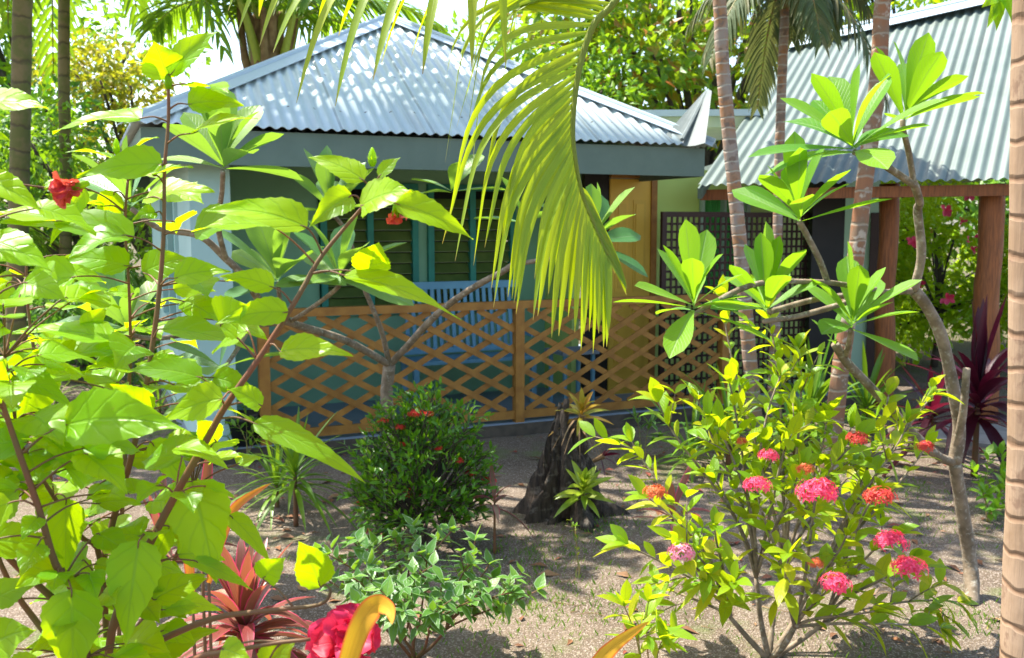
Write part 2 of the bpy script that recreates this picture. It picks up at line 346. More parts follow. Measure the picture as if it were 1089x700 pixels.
def roofmat(name, c1, c2, stain, metal, rough=.45):
    m, n, out = newmat(name); L = n.links; uv = N_(n, 'UVMap', uv_map='UVMap'); tc = N_(n, 'TexCoord'); sep = N_(n, 'SeparateXYZ'); L.new(uv.outputs[0], sep.inputs[0])
    mp = N_(n, 'Mapping'); mp.inputs['Scale'].default_value = (9, .7, 1); L.new(uv.outputs[0], mp.inputs[0])
    a = N_(n, 'MapRange'); L.new(nz(n, 1.7, 4, tc.outputs['Object']), a.inputs[0]); a.inputs[1].default_value = .35; a.inputs[2].default_value = .65
    col = mixc(n, a.outputs[0], c1, c2)
    b = N_(n, 'MapRange'); L.new(nz(n, 1, 5, mp.outputs[0]), b.inputs[0]); b.inputs[1].default_value = .5; b.inputs[2].default_value = .72
    col = mixc(n, mth(n, 'MULTIPLY', b.outputs[0], .55), col, stain)
    e = mth(n, 'LESS_THAN', mth(n, 'FRACT', mth(n, 'DIVIDE', sep.outputs[0], .72)), .022)
    col = mixc(n, mth(n, 'MULTIPLY', e, .6), col, tuple(x * .4 for x in c2))
    fu = mth(n, 'SUBTRACT', mth(n, 'FRACT', mth(n, 'DIVIDE', sep.outputs[0], .2)), .5); fv = mth(n, 'SUBTRACT', mth(n, 'FRACT', mth(n, 'DIVIDE', sep.outputs[1], .75)), .5)
    d = mth(n, 'ADD', mth(n, 'POWER', mth(n, 'MULTIPLY', fu, .2), 2), mth(n, 'POWER', mth(n, 'MULTIPLY', fv, .75), 2))
    col = mixc(n, mth(n, 'MULTIPLY', mth(n, 'LESS_THAN', d, .00012), .8), col, (.12, .1, .08))
    p = N_(n, 'BsdfPrincipled'); p.inputs['Roughness'].default_value = rough; p.inputs['Metallic'].default_value = metal; L.new(col, p.inputs['Base Color']); L.new(p.outputs[0], out.inputs[0]); return m
M['roof'] = roofmat('galvanised_roof', (.6, .68, .68), (.52, .6, .61), (.46, .47, .43), .2)
M['roof2'] = roofmat('green_grey_roof', (.13, .17, .15), (.095, .13, .11), (.13, .135, .11), .1, .55)
M['pathstone'] = plain('grey_path_stone', (.26, .25, .23), (.18, .17, .15), scale=6, rough=.9)
def ground_mat():
    m, n, out = newmat('sandy_ground'); L = n.links; tc = N_(n, 'TexCoord'); ve = tc.outputs['Object']
    a = N_(n, 'MapRange'); L.new(nz(n, 1.3, 6, ve), a.inputs[0]); a.inputs[1].default_value = .4; a.inputs[2].default_value = .62
    col = mixc(n, a.outputs[0], (.225, .175, .125), (.13, .1, .068))
    f = N_(n, 'MapRange'); L.new(nz(n, 55, 4, ve, .7), f.inputs[0]); f.inputs[1].default_value = .35; f.inputs[2].default_value = .68
    col = mixc(n, mth(n, 'MULTIPLY', f.outputs[0], .75), col, (.13, .09, .065))
    vo = N_(n, 'TexVoronoi'); vo.inputs['Scale'].default_value = 150; L.new(ve, vo.inputs['Vector'])
    g = N_(n, 'MapRange'); L.new(vo.outputs['Color'], g.inputs[0]); g.inputs[1].default_value = .62; g.inputs[2].default_value = .8
    col = mixc(n, mth(n, 'MULTIPLY', g.outputs[0], .5), col, (.5, .42, .35))
    g2 = N_(n, 'MapRange'); L.new(nz(n, 2.1, 5, ve, .7), g2.inputs[0]); g2.inputs[1].default_value = .54; g2.inputs[2].default_value = .68
    col = mixc(n, mth(n, 'MULTIPLY', g2.outputs[0], .7), col, (.13, .17, .05))
    sp = N_(n, 'SeparateXYZ'); L.new(ve, sp.inputs[0])
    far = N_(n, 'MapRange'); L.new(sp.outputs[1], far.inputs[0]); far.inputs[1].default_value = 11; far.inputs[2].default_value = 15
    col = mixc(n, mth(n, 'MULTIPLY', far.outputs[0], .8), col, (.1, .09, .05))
    p = N_(n, 'BsdfPrincipled'); p.inputs['Roughness'].default_value = .95; p.inputs['Specular IOR Level'].default_value = .1; L.new(col, p.inputs['Base Color'])
    b = N_(n, 'Bump'); b.inputs['Strength'].default_value = .9; b.inputs['Distance'].default_value = .012
    L.new(mth(n, 'ADD', nz(n, 45, 6, ve, .7), mth(n, 'MULTIPLY', vo.outputs['Distance'], .8)), b.inputs['Height']); L.new(b.outputs[0], p.inputs['Normal'])
    L.new(p.outputs[0], out.inputs[0]); return m
M['ground'] = ground_mat()

# ------------------------------------------------------------------ ground
def gz(x, y):
    if y > 13 or abs(x) > 9: return 0.0
    return 0.035 * noise.noise(V((x * .7, y * .7, 0))) + .012 * noise.noise(V((x * 3, y * 3, 4)))
g = MB(); nx, ny = 150, 130
xs = [-9 + 18 * i / nx for i in range(nx + 1)]; ys = [0 + 13.5 * j / ny for j in range(ny + 1)]
xs = [-400, -60, -20] + xs + [20, 60, 400]; ys = [-60, -10] + ys + [25, 80, 500]
for yy in ys:
    for xx in xs: g.v.append(V((xx, yy, gz(xx, yy) if abs(xx) < 8.9 and 0 < yy < 13 else 0)))
W_ = len(xs)
for j in range(len(ys) - 1):
    for i in range(W_ - 1):
        a = j * W_ + i; g.face([a, a + 1, a + W_ + 1, a + W_], [(0, 0), (1, 0), (1, 1), (0, 1)])
tag(g.build('ground', M['ground'], smooth=True), kind='structure')

# stone path crossing behind the right-hand plants
pth = MB(); A0 = gnd(985, 470); A1 = gnd(1250, 500)
d = (A1 - A0).normalized(); nrm = V((-d.y, d.x, 0))
pth.box(A0 + V((0, 0, -.02)), d * 4, nrm * .9, UP * .06)
tag(pth.build('path', M['pathstone']), kind='structure')

# ------------------------------------------------------------------ bungalow
aH = R(24); Uh = V((math.cos(aH), math.sin(aH), 0)); Vh = V((-math.sin(aH), math.cos(aH), 0)); OH = V((-1.9, 7.3, 0))
def H(t, v, z): return OH + Uh * t + Vh * v + UP * z
def hb(mb, t0, t1, v0, v1, z0, z1): return mb.box(H(t0, v0, z0), Uh * (t1 - t0), Vh * (v1 - v0), UP * (z1 - z0))
bung = thing('bungalow', H(1.5, 2, 0), 'green bungalow with silver pyramid tin roof and shaded front porch', 'bungalow')
DK = .12
hb(MB(), -.5, 6.2, -.06, 4.6, -.1, DK).build('porch_floor', M['deck'], bung)
hb(MB(), -.5, 6.2, -.085, -.062, -.1, DK - .004).build('porch_edge_board', M['barkd'], bung)
def corr_tri(E0, E1, P, pitch=.09, amp=.011):
    mb = MB(); W = (E1 - E0).length; n = int(W / pitch) * 8; nn = (E1 - E0).cross(P - E0).normalized()
    for i in range(n + 1):
        s = i / n; b = E0.lerp(E1, s); t = E0.lerp(P, 2 * s) if s < .5 else E1.lerp(P, 2 * (1 - s))
        o = nn * amp * math.sin(2 * math.pi * s * W / pitch)
        mb.v += [b + o, t + o, b + o - nn * .004, t + o - nn * .004]
    for i in range(n):
        a = i * 4
        s0, s1 = i / n * W, (i + 1) / n * W; q0, q1 = (mb.v[a + 1] - mb.v[a]).length, (mb.v[a + 5] - mb.v[a + 4]).length; uvs = [(s0, 0), (s1, 0), (s1, q1), (s0, q0)]
        mb.face([a, a + 4, a + 5, a + 1], uvs); mb.face([a + 2, a + 3, a + 7, a + 6], [uvs[0], uvs[3], uvs[2], uvs[1]]); mb.face([a, a + 2, a + 6, a + 4], [(0, 0)] * 4)
    return mb
T0, T1, VE0, VE1, ZE = -.83, 3.82, -.27, 4.38, 2.5
apex = H((T0 + T1) / 2 + .15, (VE0 + VE1) / 2, 3.84)
c4 = [H(T0 - .06, VE0 - .06, ZE), H(T1 + .06, VE0 - .06, ZE), H(T1 + .06, VE1 + .06, ZE), H(T0 - .06, VE1 + .06, ZE)]
rf = None
for k in range(4):
    o = corr_tri(c4[k], c4[(k + 1) % 4], apex).build('roof_sheet', M['roof'], bung, smooth=True)
    nrm_ = (c4[(k + 1) % 4] - c4[k]).cross(apex - c4[k]).normalized()
for k in range(4):
    cap = MB(); a = c4[k] + UP * .03; b = apex + UP * .035; dd = (b - a).normalized(); s = dd.cross(UP).normalized()
    for q in (1, -1):
        w1 = s * q * .13 - UP * .05
        cap.box(a, b - a, w1, UP * .006)
    cap.tube([a, b], .028, 8)
    cap.build('hip_cap', M['roofcap'], bung)
fs = MB()
hb(fs, T0, T1, VE0, VE0 + .03, 2.23, 2.475); hb(fs, T0, T0 + .03, VE0 + .03, VE1, 2.23, 2.475); hb(fs, T1 - .03, T1, VE0 + .03, VE1, 2.23, 2.475); hb(fs, T0 + .03, T1 - .03, VE1 - .03, VE1, 2.23, 2.475)
fs.build('fascia', M['fascia'], bung)
so_ = MB(); hb(so_, T0 + .032, T1 - .032, VE0 + .032, VE1 - .032, 2.36, 2.38); so_.build('soffit', M['fascia'], bung)
# walls
pier = MB(); hb(pier, -.5, -.21, 0, .25, DK, 2.36); pier.build('corner_pier', M['aqua'], bung)
wl = MB(); hb(wl, -.5, -.42, .25, 1.0, DK, 2.36); hb(wl, -.5, -.42, 2.6, 4.2, DK, 2.36); hb(wl, -.5, -.42, 1.0, 2.6, DK, .9); hb(wl, -.5, -.42, 1.0, 2.6, 2.1, 2.36)
wl.build('side_wall', M['aqua'], bung)
sw = MB(); hb(sw, -.53, -.39, 1.0, 1.08, .9, 2.1); hb(sw, -.53, -.39, 2.52, 2.6, .9, 2.1); hb(sw, -.53, -.39, 1.75, 1.82, .96, 2.04); hb(sw, -.53, -.39, 1.08, 2.52, .9, .96); hb(sw, -.53, -.39, 1.08, 2.52, 2.04, 2.1)
fr = sw.build('window', M['aqua'], bung); gl = MB(); hb(gl, -.48, -.46, 1.08, 2.52, .9, 2.1); gl.build('curtain', M['teal'], fr)
def louvre_window(t0, t1, z0, z1, v, nm, mull=True):
    f = MB(); e = .06
    hb(f, t0, t0 + e, v - .05, v + .03, z0, z1); hb(f, t1 - e, t1, v - .05, v + .03, z0, z1)
    hb(f, t0 + e, t1 - e, v - .05, v + .03, z0, z0 + e); hb(f, t0 + e, t1 - e, v - .05, v + .03, z1 - e, z1)
    if mull: hb(f, (t0 + t1) / 2 - .03, (t0 + t1) / 2 + .03, v - .05, v + .03, z0 + e, z1 - e)
    fo = f.build('window', M['teal'], bung)
    l = MB(); z = z0 + e + .01
    while z < z1 - e - .08:
        for a, b in (((t0 + e, (t0 + t1) / 2 - .03), ((t0 + t1) / 2 + .03, t1 - e)) if mull else ((t0 + e, t1 - e),)):
            l.box(H(a, v - .03, z), Uh * (b - a), Vh * .05 + UP * .09, UP * .005)
        z += .105
    l.build('louvres', M['louvre'], fo)
bw = MB(); VB = 1.5
hb(bw, -.42, .78, VB, VB + .1, DK, 2.36); hb(bw, .78, 2.78, VB, VB + .1, DK, .95); hb(bw, .78, 2.78, VB, VB + .1, 2.2, 2.36); hb(bw, 2.78, 3.12, VB, VB + .1, DK, 2.36); hb(bw, 1.74, 1.84, VB, VB + .1, .95, 2.2)
bw.build('porch_wall', M['mint'], bung)
louvre_window(.79, 1.74, .95, 2.2, VB, 'w'); louvre_window(1.84, 2.77, .95, 2.2, VB, 'w')
ib = MB(); hb(ib, .7, 2.9, VB + .5, VB + .52, DK, 2.3); ib.build('room_shade_backdrop', M['black'], bung)  # black sheet in place of the dark interior behind the louvres
vb = .8
rw = MB(); hb(rw, 3.12, 3.2, vb + .1, VB + .1, DK, 2.36); hb(rw, 4.0, 4.52, vb, vb + .1, DK, 2.36); hb(rw, 4.52, 5.15, vb, vb + .1, DK, .9); hb(rw, 5.15, 6.1, vb, vb + .1, DK, 2.36); hb(rw, 4.52, 5.15, vb, vb + .1, 2.12, 2.36)
rw.build('end_wall', M['lime'], bung)
cw = MB(); hb(cw, 4.53, 4.57, vb - .03, vb + .05, .9, 2.12); hb(cw, 5.1, 5.14, vb - .03, vb + .05, .9, 2.12); hb(cw, 4.81, 4.84, vb - .03, vb + .05, .9, 2.12); hb(cw, 4.57, 5.1, vb - .032, vb + .05, .86, .9); hb(cw, 4.57, 5.1, vb - .032, vb + .05, 2.12, 2.16)
cf = cw.build('window', M['palemint'], bung)
cu = MB()
for i in range(14): cu.tube([H(4.59 + i * .037, vb + .06, .9), H(4.59 + i * .037, vb + .06, 2.12)], .02, 6)
cu.build('curtain', M['curtain'], cf)
dk = MB(); hb(dk, 3.2, 3.47, vb, vb + .06, DK, 2.36); dk.build('doorway_shade_panel', M['black'], bung)  # black panel fills the open doorway instead of real shade
dr = MB(); hb(dr, 3.47, 3.93, vb - .02, vb + .02, DK + .01, 2.25)
dob = dr.build('door', M['door'], bung)
dp = MB()
for (z0, z1) in ((.35, 1.0), (1.15, 2.05)):
    for (a, b) in ((3.53, 3.67), (3.73, 3.87)):
        hb(dp, a, b, vb - .028, vb - .021, z0, z1); hb(dp, a + .025, b - .025, vb - .036, vb - .029, z0 + .04, z1 - .04)
dp.build('door_panel', M['door'], dob)
hn = MB(); hn.tube([H(3.9, vb - .02, 1.05), H(3.9, vb - .08, 1.05), H(3.82, vb - .08, 1.05)], .012, 6); hn.build('handle', M['flash'], dob)
dj = MB(); hb(dj, 3.93, 3.995, vb - .04, vb + .06, DK, 2.36); hb(dj, 3.47, 3.93, vb - .04, vb + .06, 2.26, 2.36); dj.build('door_frame', M['lattice'], bung)
# annexe roof and bent flashing at the right-hand corner
an = MB()
P0 = at(655, 132, 11.5)
an.box(at(676, 136, 10.8), V((1.25, -.1, 0)), V((.2, 1.6, 0)), UP * .16)
ann = an.build('annexe_roof', M['cream'], bung)
ac = MB(); ac.box(at(672, 124, 10.75), V((1.4, -.1, 0)), V((.3, 1.9, 0)), UP * .07); ac.build('annexe_cap', M['roofcap'], bung)
fl = MB()
pA, pB, pC, pD = at(706, 146, 8.55), at(750, 152, 8.3), at(757, 97, 8.9), at(747, 100, 9.1)
for i in range(9):
    s = i / 8; lo = pA.lerp(pB, s) - UP * .05 * math.sin(s * 3.14); hi = pD.lerp(pC, s) + UP * .02 * math.sin(s * 3.14); fl.v += [lo, hi, lo + V((0, .006, .004)), hi + V((0, .006, .004))]
for i in range(8):
    a = i * 4; fl.face([a, a + 4, a + 5, a + 1], [(0, 0)] * 4); fl.face([a + 2, a + 3, a + 7, a + 6], [(0, 0)] * 4)
fl.tube([pA.lerp(pB, .45), pD.lerp(pC, .5)], .02, 6)
fl.build('bent_flashing', M['flash'], bung, smooth=False)

# lattice railing
rail = thing('lattice_railing', H(2, 0, DK), 'orange brown diamond lattice railing along the porch front', 'railing')
RT = 1.0 + DK
ptop = MB(); hb(ptop, 0, 4.31, -.035, .035, RT - .02, RT + .045); ptop.build('top_rail', M['lattice'], rail)
pbot = MB(); hb(pbot, 0, 4.31, -.02, .02, DK + .03, DK + .1); pbot.build('bottom_rail', M['lattice'], rail)
posts = [0, 2.14, 4.27]
for t in posts: hb(MB(), t - .04, t + .04, -.04, .04, DK, RT - .02).build('post', M['lattice'], rail)
def lat(mb, t0, t1, z0, z1, slope, v, step, wd=.05, th=.009, P=None):
    P = P or H
    hgt = z1 - z0; k = -int(4 / step)
    c = z0 - abs(slope) * (t1 - t0)
    while c < z1 + abs(slope) * (t1 - t0):
        # line z = c + slope*(t-t0)
        ta, tb = t0, t1
        if slope > 0: ta = max(ta, t0 + (z0 - c) / slope); tb = min(tb, t0 + (z1 - c) / slope)
        else: ta = max(ta, t0 + (z1 - c) / slope); tb = min(tb, t0 + (z0 - c) / slope)
        if tb - ta > .04:
            A = P(ta, v, c + slope * (ta - t0)); B = P(tb, v, c + slope * (tb - t0)); dd = B - A
            vv = (P(0, 1, 0) - P(0, 0, 0)).normalized(); pw = dd.cross(vv).normalized() * wd
            mb.box(A - pw * .5, dd, pw, vv * th)
        c += step
for i, (a, b) in enumerate(zip(posts, posts[1:])):
    m1 = MB(); sl = .55 if i else -.55
    lat(m1, a + .04, b - .04, DK + .1, RT - .02, sl, -.014, .185); lat(m1, a + .04, b - .04, DK + .1, RT - .02, -sl, -.002, .185)
    m1.build('lattice_panel', M['lattice'], rail)

# dark trellis screen
scr = thing('trellis_screen', H(4.5, .3, DK), 'dark brown square trellis screen standing at the right end of the porch', 'screen')
f = MB(); a, b, z0, z1 = 3.75, 5.6, DK, 1.93
hb(f, a, b, .28, .32, z1 - .05, z1); hb(f, a, b, .28, .32, z0, z0 + .05); hb(f, a, a + .05, .28, .32, z0 + .05, z1 - .05); hb(f, b - .05, b, .28, .32, z0 + .05, z1 - .05); f.build('frame', M['darkwood'], scr)
f = MB(); t = a + .1
while t < b - .06: hb(f, t, t + .022, .288, .298, z0 + .05, z1 - .05); t += .062
z = z0 + .11
while z < z1 - .06: hb(f, a + .05, b - .05, .299, .309, z, z + .022); z += .075
f.build('slat_grid', M['darkwood'], scr)

# blue bench and table on the porch
ben = thing('slatted_bench', H(2.05, 1.1, DK), 'light blue slatted wooden bench on the porch under the louvre window', 'bench')
f = MB(); hb(f, 1.45, 2.66, .75, 1.14, .54, .575); f.build('seat', M['blue'], ben)
f = MB(); t = 1.5
while t < 2.6: f.box(H(t, 1.1, .62), Uh * .035, Vh * .015, UP * .6 + Vh * .1); t += .066
hb(f, 1.45, 2.66, 1.19, 1.22, 1.2, 1.27); hb(f, 1.45, 2.66, 1.1, 1.13, .6, .65); f.build('backrest', M['blue'], ben)
for t in (1.45, 2.62):
    for v in (.75, 1.1): hb(MB(), t, t + .05, v, v + .05, DK, .54).build('leg', M['blue'], ben)
    hb(MB(), t - .02, t + .05, .72, 1.18, .76, .79).build('armrest', M['blue'], ben)
tb = thing('porch_table', H(2.8, .75, DK), 'small low pale table beside the blue bench behind the lattice', 'table')
hb(MB(), 2.72, 3.1, .3, .68, .62, .65).build('tabletop', M['deck'], tb)
for t in (2.75, 3.04):
    for v in (.33, .62): hb(MB(), t, t + .03, v, v + .03, DK, .62).build('leg', M['blue'], tb)

# ------------------------------------------------------------------ shelter with tin roof, right
E0 = at(742, 197, 9.3); E1 = at(1230, 187, 8.0); R0 = at(842, 48, 12.6); R1 = at(1240, -42, 10.8)
shl = thing('open_shelter', (3.6, 9.6, 0), 'open shelter with grey corrugated tin roof on reddish log posts', 'shelter')
mb = MB(); Wd = (E1 - E0).length; pitch = .1; n = int(Wd / pitch) * 8; nn = (E1 - E0).cross(R0 - E0).normalized(); rows = 6
for i in range(n + 1):
    s = i / n
    for j in range(rows + 1):
        p = E0.lerp(E1, s).lerp(R0.lerp(R1, s), j / rows)
        mb.v.append(p + nn * .013 * math.sin(2 * math.pi * s * Wd / pitch) - nn * .03 * math.sin(3.14 * j / rows))
for i in range(n):
    for j in range(rows):
        a = i * (rows + 1) + j; s0, s1 = i / n * Wd, (i + 1) / n * Wd; v0, v1 = j / rows * 4.6, (j + 1) / rows * 4.6; mb.face([a, a + rows + 1, a + rows + 2, a + 1], [(s0, v0), (s1, v0), (s1, v1), (s0, v1)])
mb.build('roof_sheet', M['roof2'], shl, smooth=True)
# rear slope, straight down the other side
mb = MB(); off = (R0 - E0); off = V((off.x, off.y, -off.z))
mb.box(R0, R1 - R0, off, UP * .01); mb.build('rear_roof_sheet', M['roof2'], shl)
mb = MB(); dR = (R1 - R0)
down = (E0 - R0).normalized()
mb.box(R0 + UP * .05 - dR.normalized() * .08, dR * 1.02, down * .3, nn * .008); mb.tube([R0 + UP * .06, R1 + UP * .06], .035, 8); mb.build('ridge_cap', M['roofcap'], shl)
mb = MB(); e = (E1 - E0); mb.box(E0 + UP * -.14 + V((.05, .12, 0)), e, V((.02, .06, 0)), UP * .1); mb.build('eave_beam', M['post'], shl)
mb = MB(); mb.box(E0 - UP * .03, (R0 - E0), V((.04, -.02, 0)), UP * -.1); mb.build('rake_board', M['fascia'], shl)
for (px, pb, Y, r, ln) in ((946, 425, 9.4, .095, -.02), (1056, 470, 8.75, .115, -.03)):
    mb = MB(); bx = at(px, 300, Y); top = at(px, 193, Y)
    pts = [V((bx.x + ln * k / 4 + .015 * math.sin(k * 2.3), Y + .05, (top.z - .02) * k / 4)) for k in range(5)]
    mb.tube(pts, [r * 1.08, r, r * .98, r * .95, r], 12, rough=.12); mb.build('log_post', M['post'], shl, smooth=True)
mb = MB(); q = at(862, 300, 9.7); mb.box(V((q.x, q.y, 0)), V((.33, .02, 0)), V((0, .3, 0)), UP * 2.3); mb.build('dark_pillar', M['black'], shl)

# pale green cottage seen under the shelter
cot = thing('green_cottage', (4.2, 12.6, 0), 'pale green cottage wall with dark doorway seen under the shelter roof', 'cottage')
mb = MB(); A = at(850, 300, 11.6); B = at(932, 300, 11.4); mb.box(V((A.x - .6, A.y, 0)), V((B.x - A.x + .6, B.y - A.y, 0)), V((0, 2.2, 0)), UP * 2.5); mb.build('wall', M['palemint'], cot)
mb = MB(); mb.box(V((B.x - .1, B.y - .03, 0)), V((.2, 0, 0)), V((0, .02, 0)), UP * 1.95); mb.build('door', M['darkwood'], cot)
mb = MB(); mb.box(V((A.x - .3, A.y - .04, .95)), V((.45, 0, 0)), V((0, .03, 0)), UP * 1.1); mb.build('window', M['teal'], cot)
mb = MB(); mb.box(V((A.x - .9, A.y - .3, 2.5)), V((2.2, 0, 0)), V((0, 2.9, 0)), UP * .08); mb.build('roof', M['roof2'], cot)

# ------------------------------------------------------------------ plant builders
def bez(a, b, c, d, n):
    o = []
    for i in range(n + 1):
        t = i / n; o.append(a * (1 - t) ** 3 + b * 3 * t * (1 - t) ** 2 + c * 3 * t * t * (1 - t) + d * t ** 3)
    return o

def palm_crown(parent, top, nf, L, leaflet, lw, mat, seed, droop=.9, elev=(10, 70), seg=4, nl=34, az0=0, rach=None, azs=None, hang=.5):
    r = random.Random(seed)
    for k in range(nf):
        az = azs[k] if azs else az0 + 2 * math.pi * k / nf + r.uniform(-.25, .25)
        el = R(r.uniform(*elev)); l = L * r.uniform(.85, 1.1)
        d = V((math.cos(az), math.sin(az), 0)); dr_ = droop * r.uniform(.8, 1.2)
        pts = [top + d * (l * t * math.cos(el) * (1 - .15 * t)) + UP * (l * t * math.sin(el) - dr_ * l * t * t) for t in [i / 9 for i in range(10)]]
        m1 = MB(); m2 = MB()
        m2.tube(pts, [.022 * L / 2 * (1 - i / 10) + .003 for i in range(10)], 5, smooth=1)
        frond_leaflets(m1, pts, leaflet, lw, nl, seg, r, hang=hang)
        fr_ = m1.build('frond', mat, parent); m2.build('rachis', rach or M['petiole'], fr_, smooth=True)
def frond_leaflets(m1, pts, LL, lw, nl, seg, r, s0=.12, sides=(1, -1), ang=.6, hang=.5, lift=.25, N0=None, taper=0):
    n = len(pts) - 1
    for k in range(nl):
        s = s0 + (1 - s0) * k / (nl - 1); f_ = s * n; i = min(int(f_), n - 1)
        P = pts[i].lerp(pts[i + 1], f_ - i); T = (pts[i + 1] - pts[i]).normalized()
        Nn = N0 or (UP - T * T.z)
        if Nn.length < .1: Nn = V((0, 1, 0))
        Nn = Nn.normalized(); S = T.cross(Nn).normalized()
        l = LL * (math.sin(math.pi * min(1, .12 + s * .86)) * .75 + .3) * r.uniform(.85, 1.1)
        if taper: l = LL * (1.15 - taper * s) * r.uniform(.78, 1.15)
        for sd_ in sides:
            D = (S * sd_ + T * (ang + s * (1.8 if taper else .7)) + Nn * lift * r.uniform(.4, 1.2) + rdir() * .07).normalized()
            m1.leaf(P, D, Nn, l, lw, 'palm', segs=seg, c=1, fold=.35, droop=hang * r.uniform(.7, 1.25) * ((1 - .75 * s) if taper else 1), twist=r.uniform(-.9, .9) if taper else 0, bend=(r.uniform(.8, 1.0) * (1 - .35 * s)) if taper else 0)

def rosette(ml, c, axis, n, L, Wd, r, spread=(35, 80), droop=.1, shape='plum', segs=7, cc=1, fold=.22, az0=None, jit=.4):
    axis = axis.normalized(); X = axis.orthogonal().normalized(); Y = axis.cross(X); a0 = r.uniform(0, 6.28)
    for k in range(n):
        a = a0 + k * 2.4 + r.uniform(-.2, .2); q = R(spread[0] + (spread[1] - spread[0]) * (1 - k / max(1, n - 1)) + r.uniform(-8, 8))
        d = axis * math.cos(q) + (X * math.cos(a) + Y * math.sin(a)) * math.sin(q)
        nr = axis * math.sin(q) - (X * math.cos(a) + Y * math.sin(a)) * math.cos(q)
        l = L * r.uniform(.75, 1.1)
        nr = (nr + rdir() * jit).normalized()
        ml.leaf(c + axis * (.004 * k), d, nr, l, Wd * l / L * r.uniform(.9, 1.1), shape, segs=segs, c=cc, fold=fold, droop=droop * r.uniform(.5, 1.5), curl=r.uniform(-.05, .1))

def floret_ball(parent, c, rad, mat, n=70, name='flower_cluster', flat=.6):
    mb = MB(); r = random.Random(int(c.x * 1e4) & 0xffff)
    for k in range(n):
        d = V((r.gauss(0, 1), r.gauss(0, 1), abs(r.gauss(0, 1)) * .9 - .1)).normalized()
        p = c + V((d.x, d.y, d.z * flat)) * rad * r.uniform(.6, 1.12)
        S = d.orthogonal().normalized(); S = Matrix.Rotation(r.uniform(0, 6), 3, d) @ S
        for q in range(4):
            dd = Matrix.Rotation(q * 1.5708, 3, d) @ S
            mb.card(p, dd + d * .15, d, rad * .36, rad * .15)
    return mb.build(name, mat, parent)

def leafcloud(mb, c, rx, ry, rz, n, L, r, up=.4, hollow=.35):
    for _ in range(n):
        while True:
            p = V((r.uniform(-1, 1), r.uniform(-1, 1), r.uniform(-1, 1)))
            if hollow < p.length < 1: break
        pos = c + V((p.x * rx, p.y * ry, p.z * rz))
        d = (p.normalized() + V((r.gauss(0, .6), r.gauss(0, .6), r.gauss(0, .6) - .25))).normalized()
        nn_ = (UP * up + V((r.gauss(0, .6), r.gauss(0, .6), r.gauss(0, .6)))).normalized()
        mb.card(pos, d, nn_, L * r.uniform(.6, 1.2), L * r.uniform(.35, .55))

# ------------------------------------------------------------------ palms with slim trunks
def slim_palm(name, label, pix, Y, rad, mat, crown_h, seed, L=1.9, nf=9, group='slim ringed palms in the garden', **kw):
    pts = [at(x, y, Y) for x, y in pix]
    b = pts[-1]; pts = pts[::-1]
    slope = (pts[-1] - pts[0]); slope = slope / max(.1, slope.z)
    foot = pts[0] - slope * pts[0].z; foot.z = gz(foot.x, foot.y) - .02
    pts = [foot] + ([p for p in pts if p.z > .2])
    top = pts[-1] + slope * (crown_h - pts[-1].z)
    mid = pts[-1].lerp(top, .5)
    root = thing(name, foot, label, 'palm tree', group)
    pp = pts + [mid, top]; k = len(pp)
    t = MB(); t.tube(pp, [rad * (1.25 if i == 0 else 1.05 - .2 * i / k) for i in range(k)], 14, smooth=8, rough=.06)
    t.build('trunk', mat, root, smooth=True)
    cs = MB(); cs.tube([top, top + UP * .45 * L / 2], [rad * 1.05, rad * .5], 10); cs.build('crownshaft', M['petiole'], root, smooth=True)
    palm_crown(root, top + UP * .4 * L / 2, nf, L, .5 * L / 2, .05 * L / 2 + .01, kw.pop('lmat', M['frondbg']), seed, **kw)
    return root
slim_palm('palm_tree', 'slim ringed palm, grey below and reddish above, in front of the dark trellis screen', [(765, 0), (768, 60), (776, 150), (786, 250), (797, 380)], 7.8, .057, M['palmt'], 5.6, 11, elev=(15, 65))
slim_palm('palm_tree', 'thinnest dark palm with a low drooping crown against the shelter roof edge', [(834, 30), (831, 100), (828, 200), (825, 330)], 9.0, .045, M['palmt'], 3.75, 12, L=1.15, nf=11, lmat=M['drydark'], elev=(5, 60), hang=.9, droop=1.0)
slim_palm('palm_tree', 'reddish leaning ringed palm in front of the grey shelter roof', [(939, 0), (934, 80), (920, 190), (908, 290), (893, 400)], 6.3, .056, M['palmred'], 5.3, 13, elev=(15, 65))

# near palm at the right edge; its crown is above the frame and one frond hangs into view
pY = 2.55
pr = thing('palm_tree', V((at(1110, 350, pY).x, pY, 0)), 'thick pale ringed palm trunk close by at the right edge of the photo', 'palm tree')
pts = [V((at(1100, 650, pY).x + .02, pY, -.03))] + [at(x, y, pY) for x, y in ((1100, 650), (1098, 450), (1097, 200), (1100, 0), (1106, -120), (1112, -260))]
rr = [.088, .083, .06, .052, .05, .048, .047]
mb = MB(); mb.tube(pts, rr, 20, smooth=10, rough=.04); mb.build('trunk', M['palmfg'], pr, smooth=True)
ptop_ = pts[-1]
mb = MB(); mb.tube([ptop_, ptop_ + UP * .5], [.055, .03], 12); mb.build('crownshaft', M['petiole'], pr, smooth=True)
cr = ptop_ + UP * .45
palm_crown(pr, cr, 4, 1.5, .42, .035, M['frond'], 31, elev=(35, 60), azs=[-.6, .3, 1.1, -1.9], nl=30, seg=5)
r_ = random.Random(5)
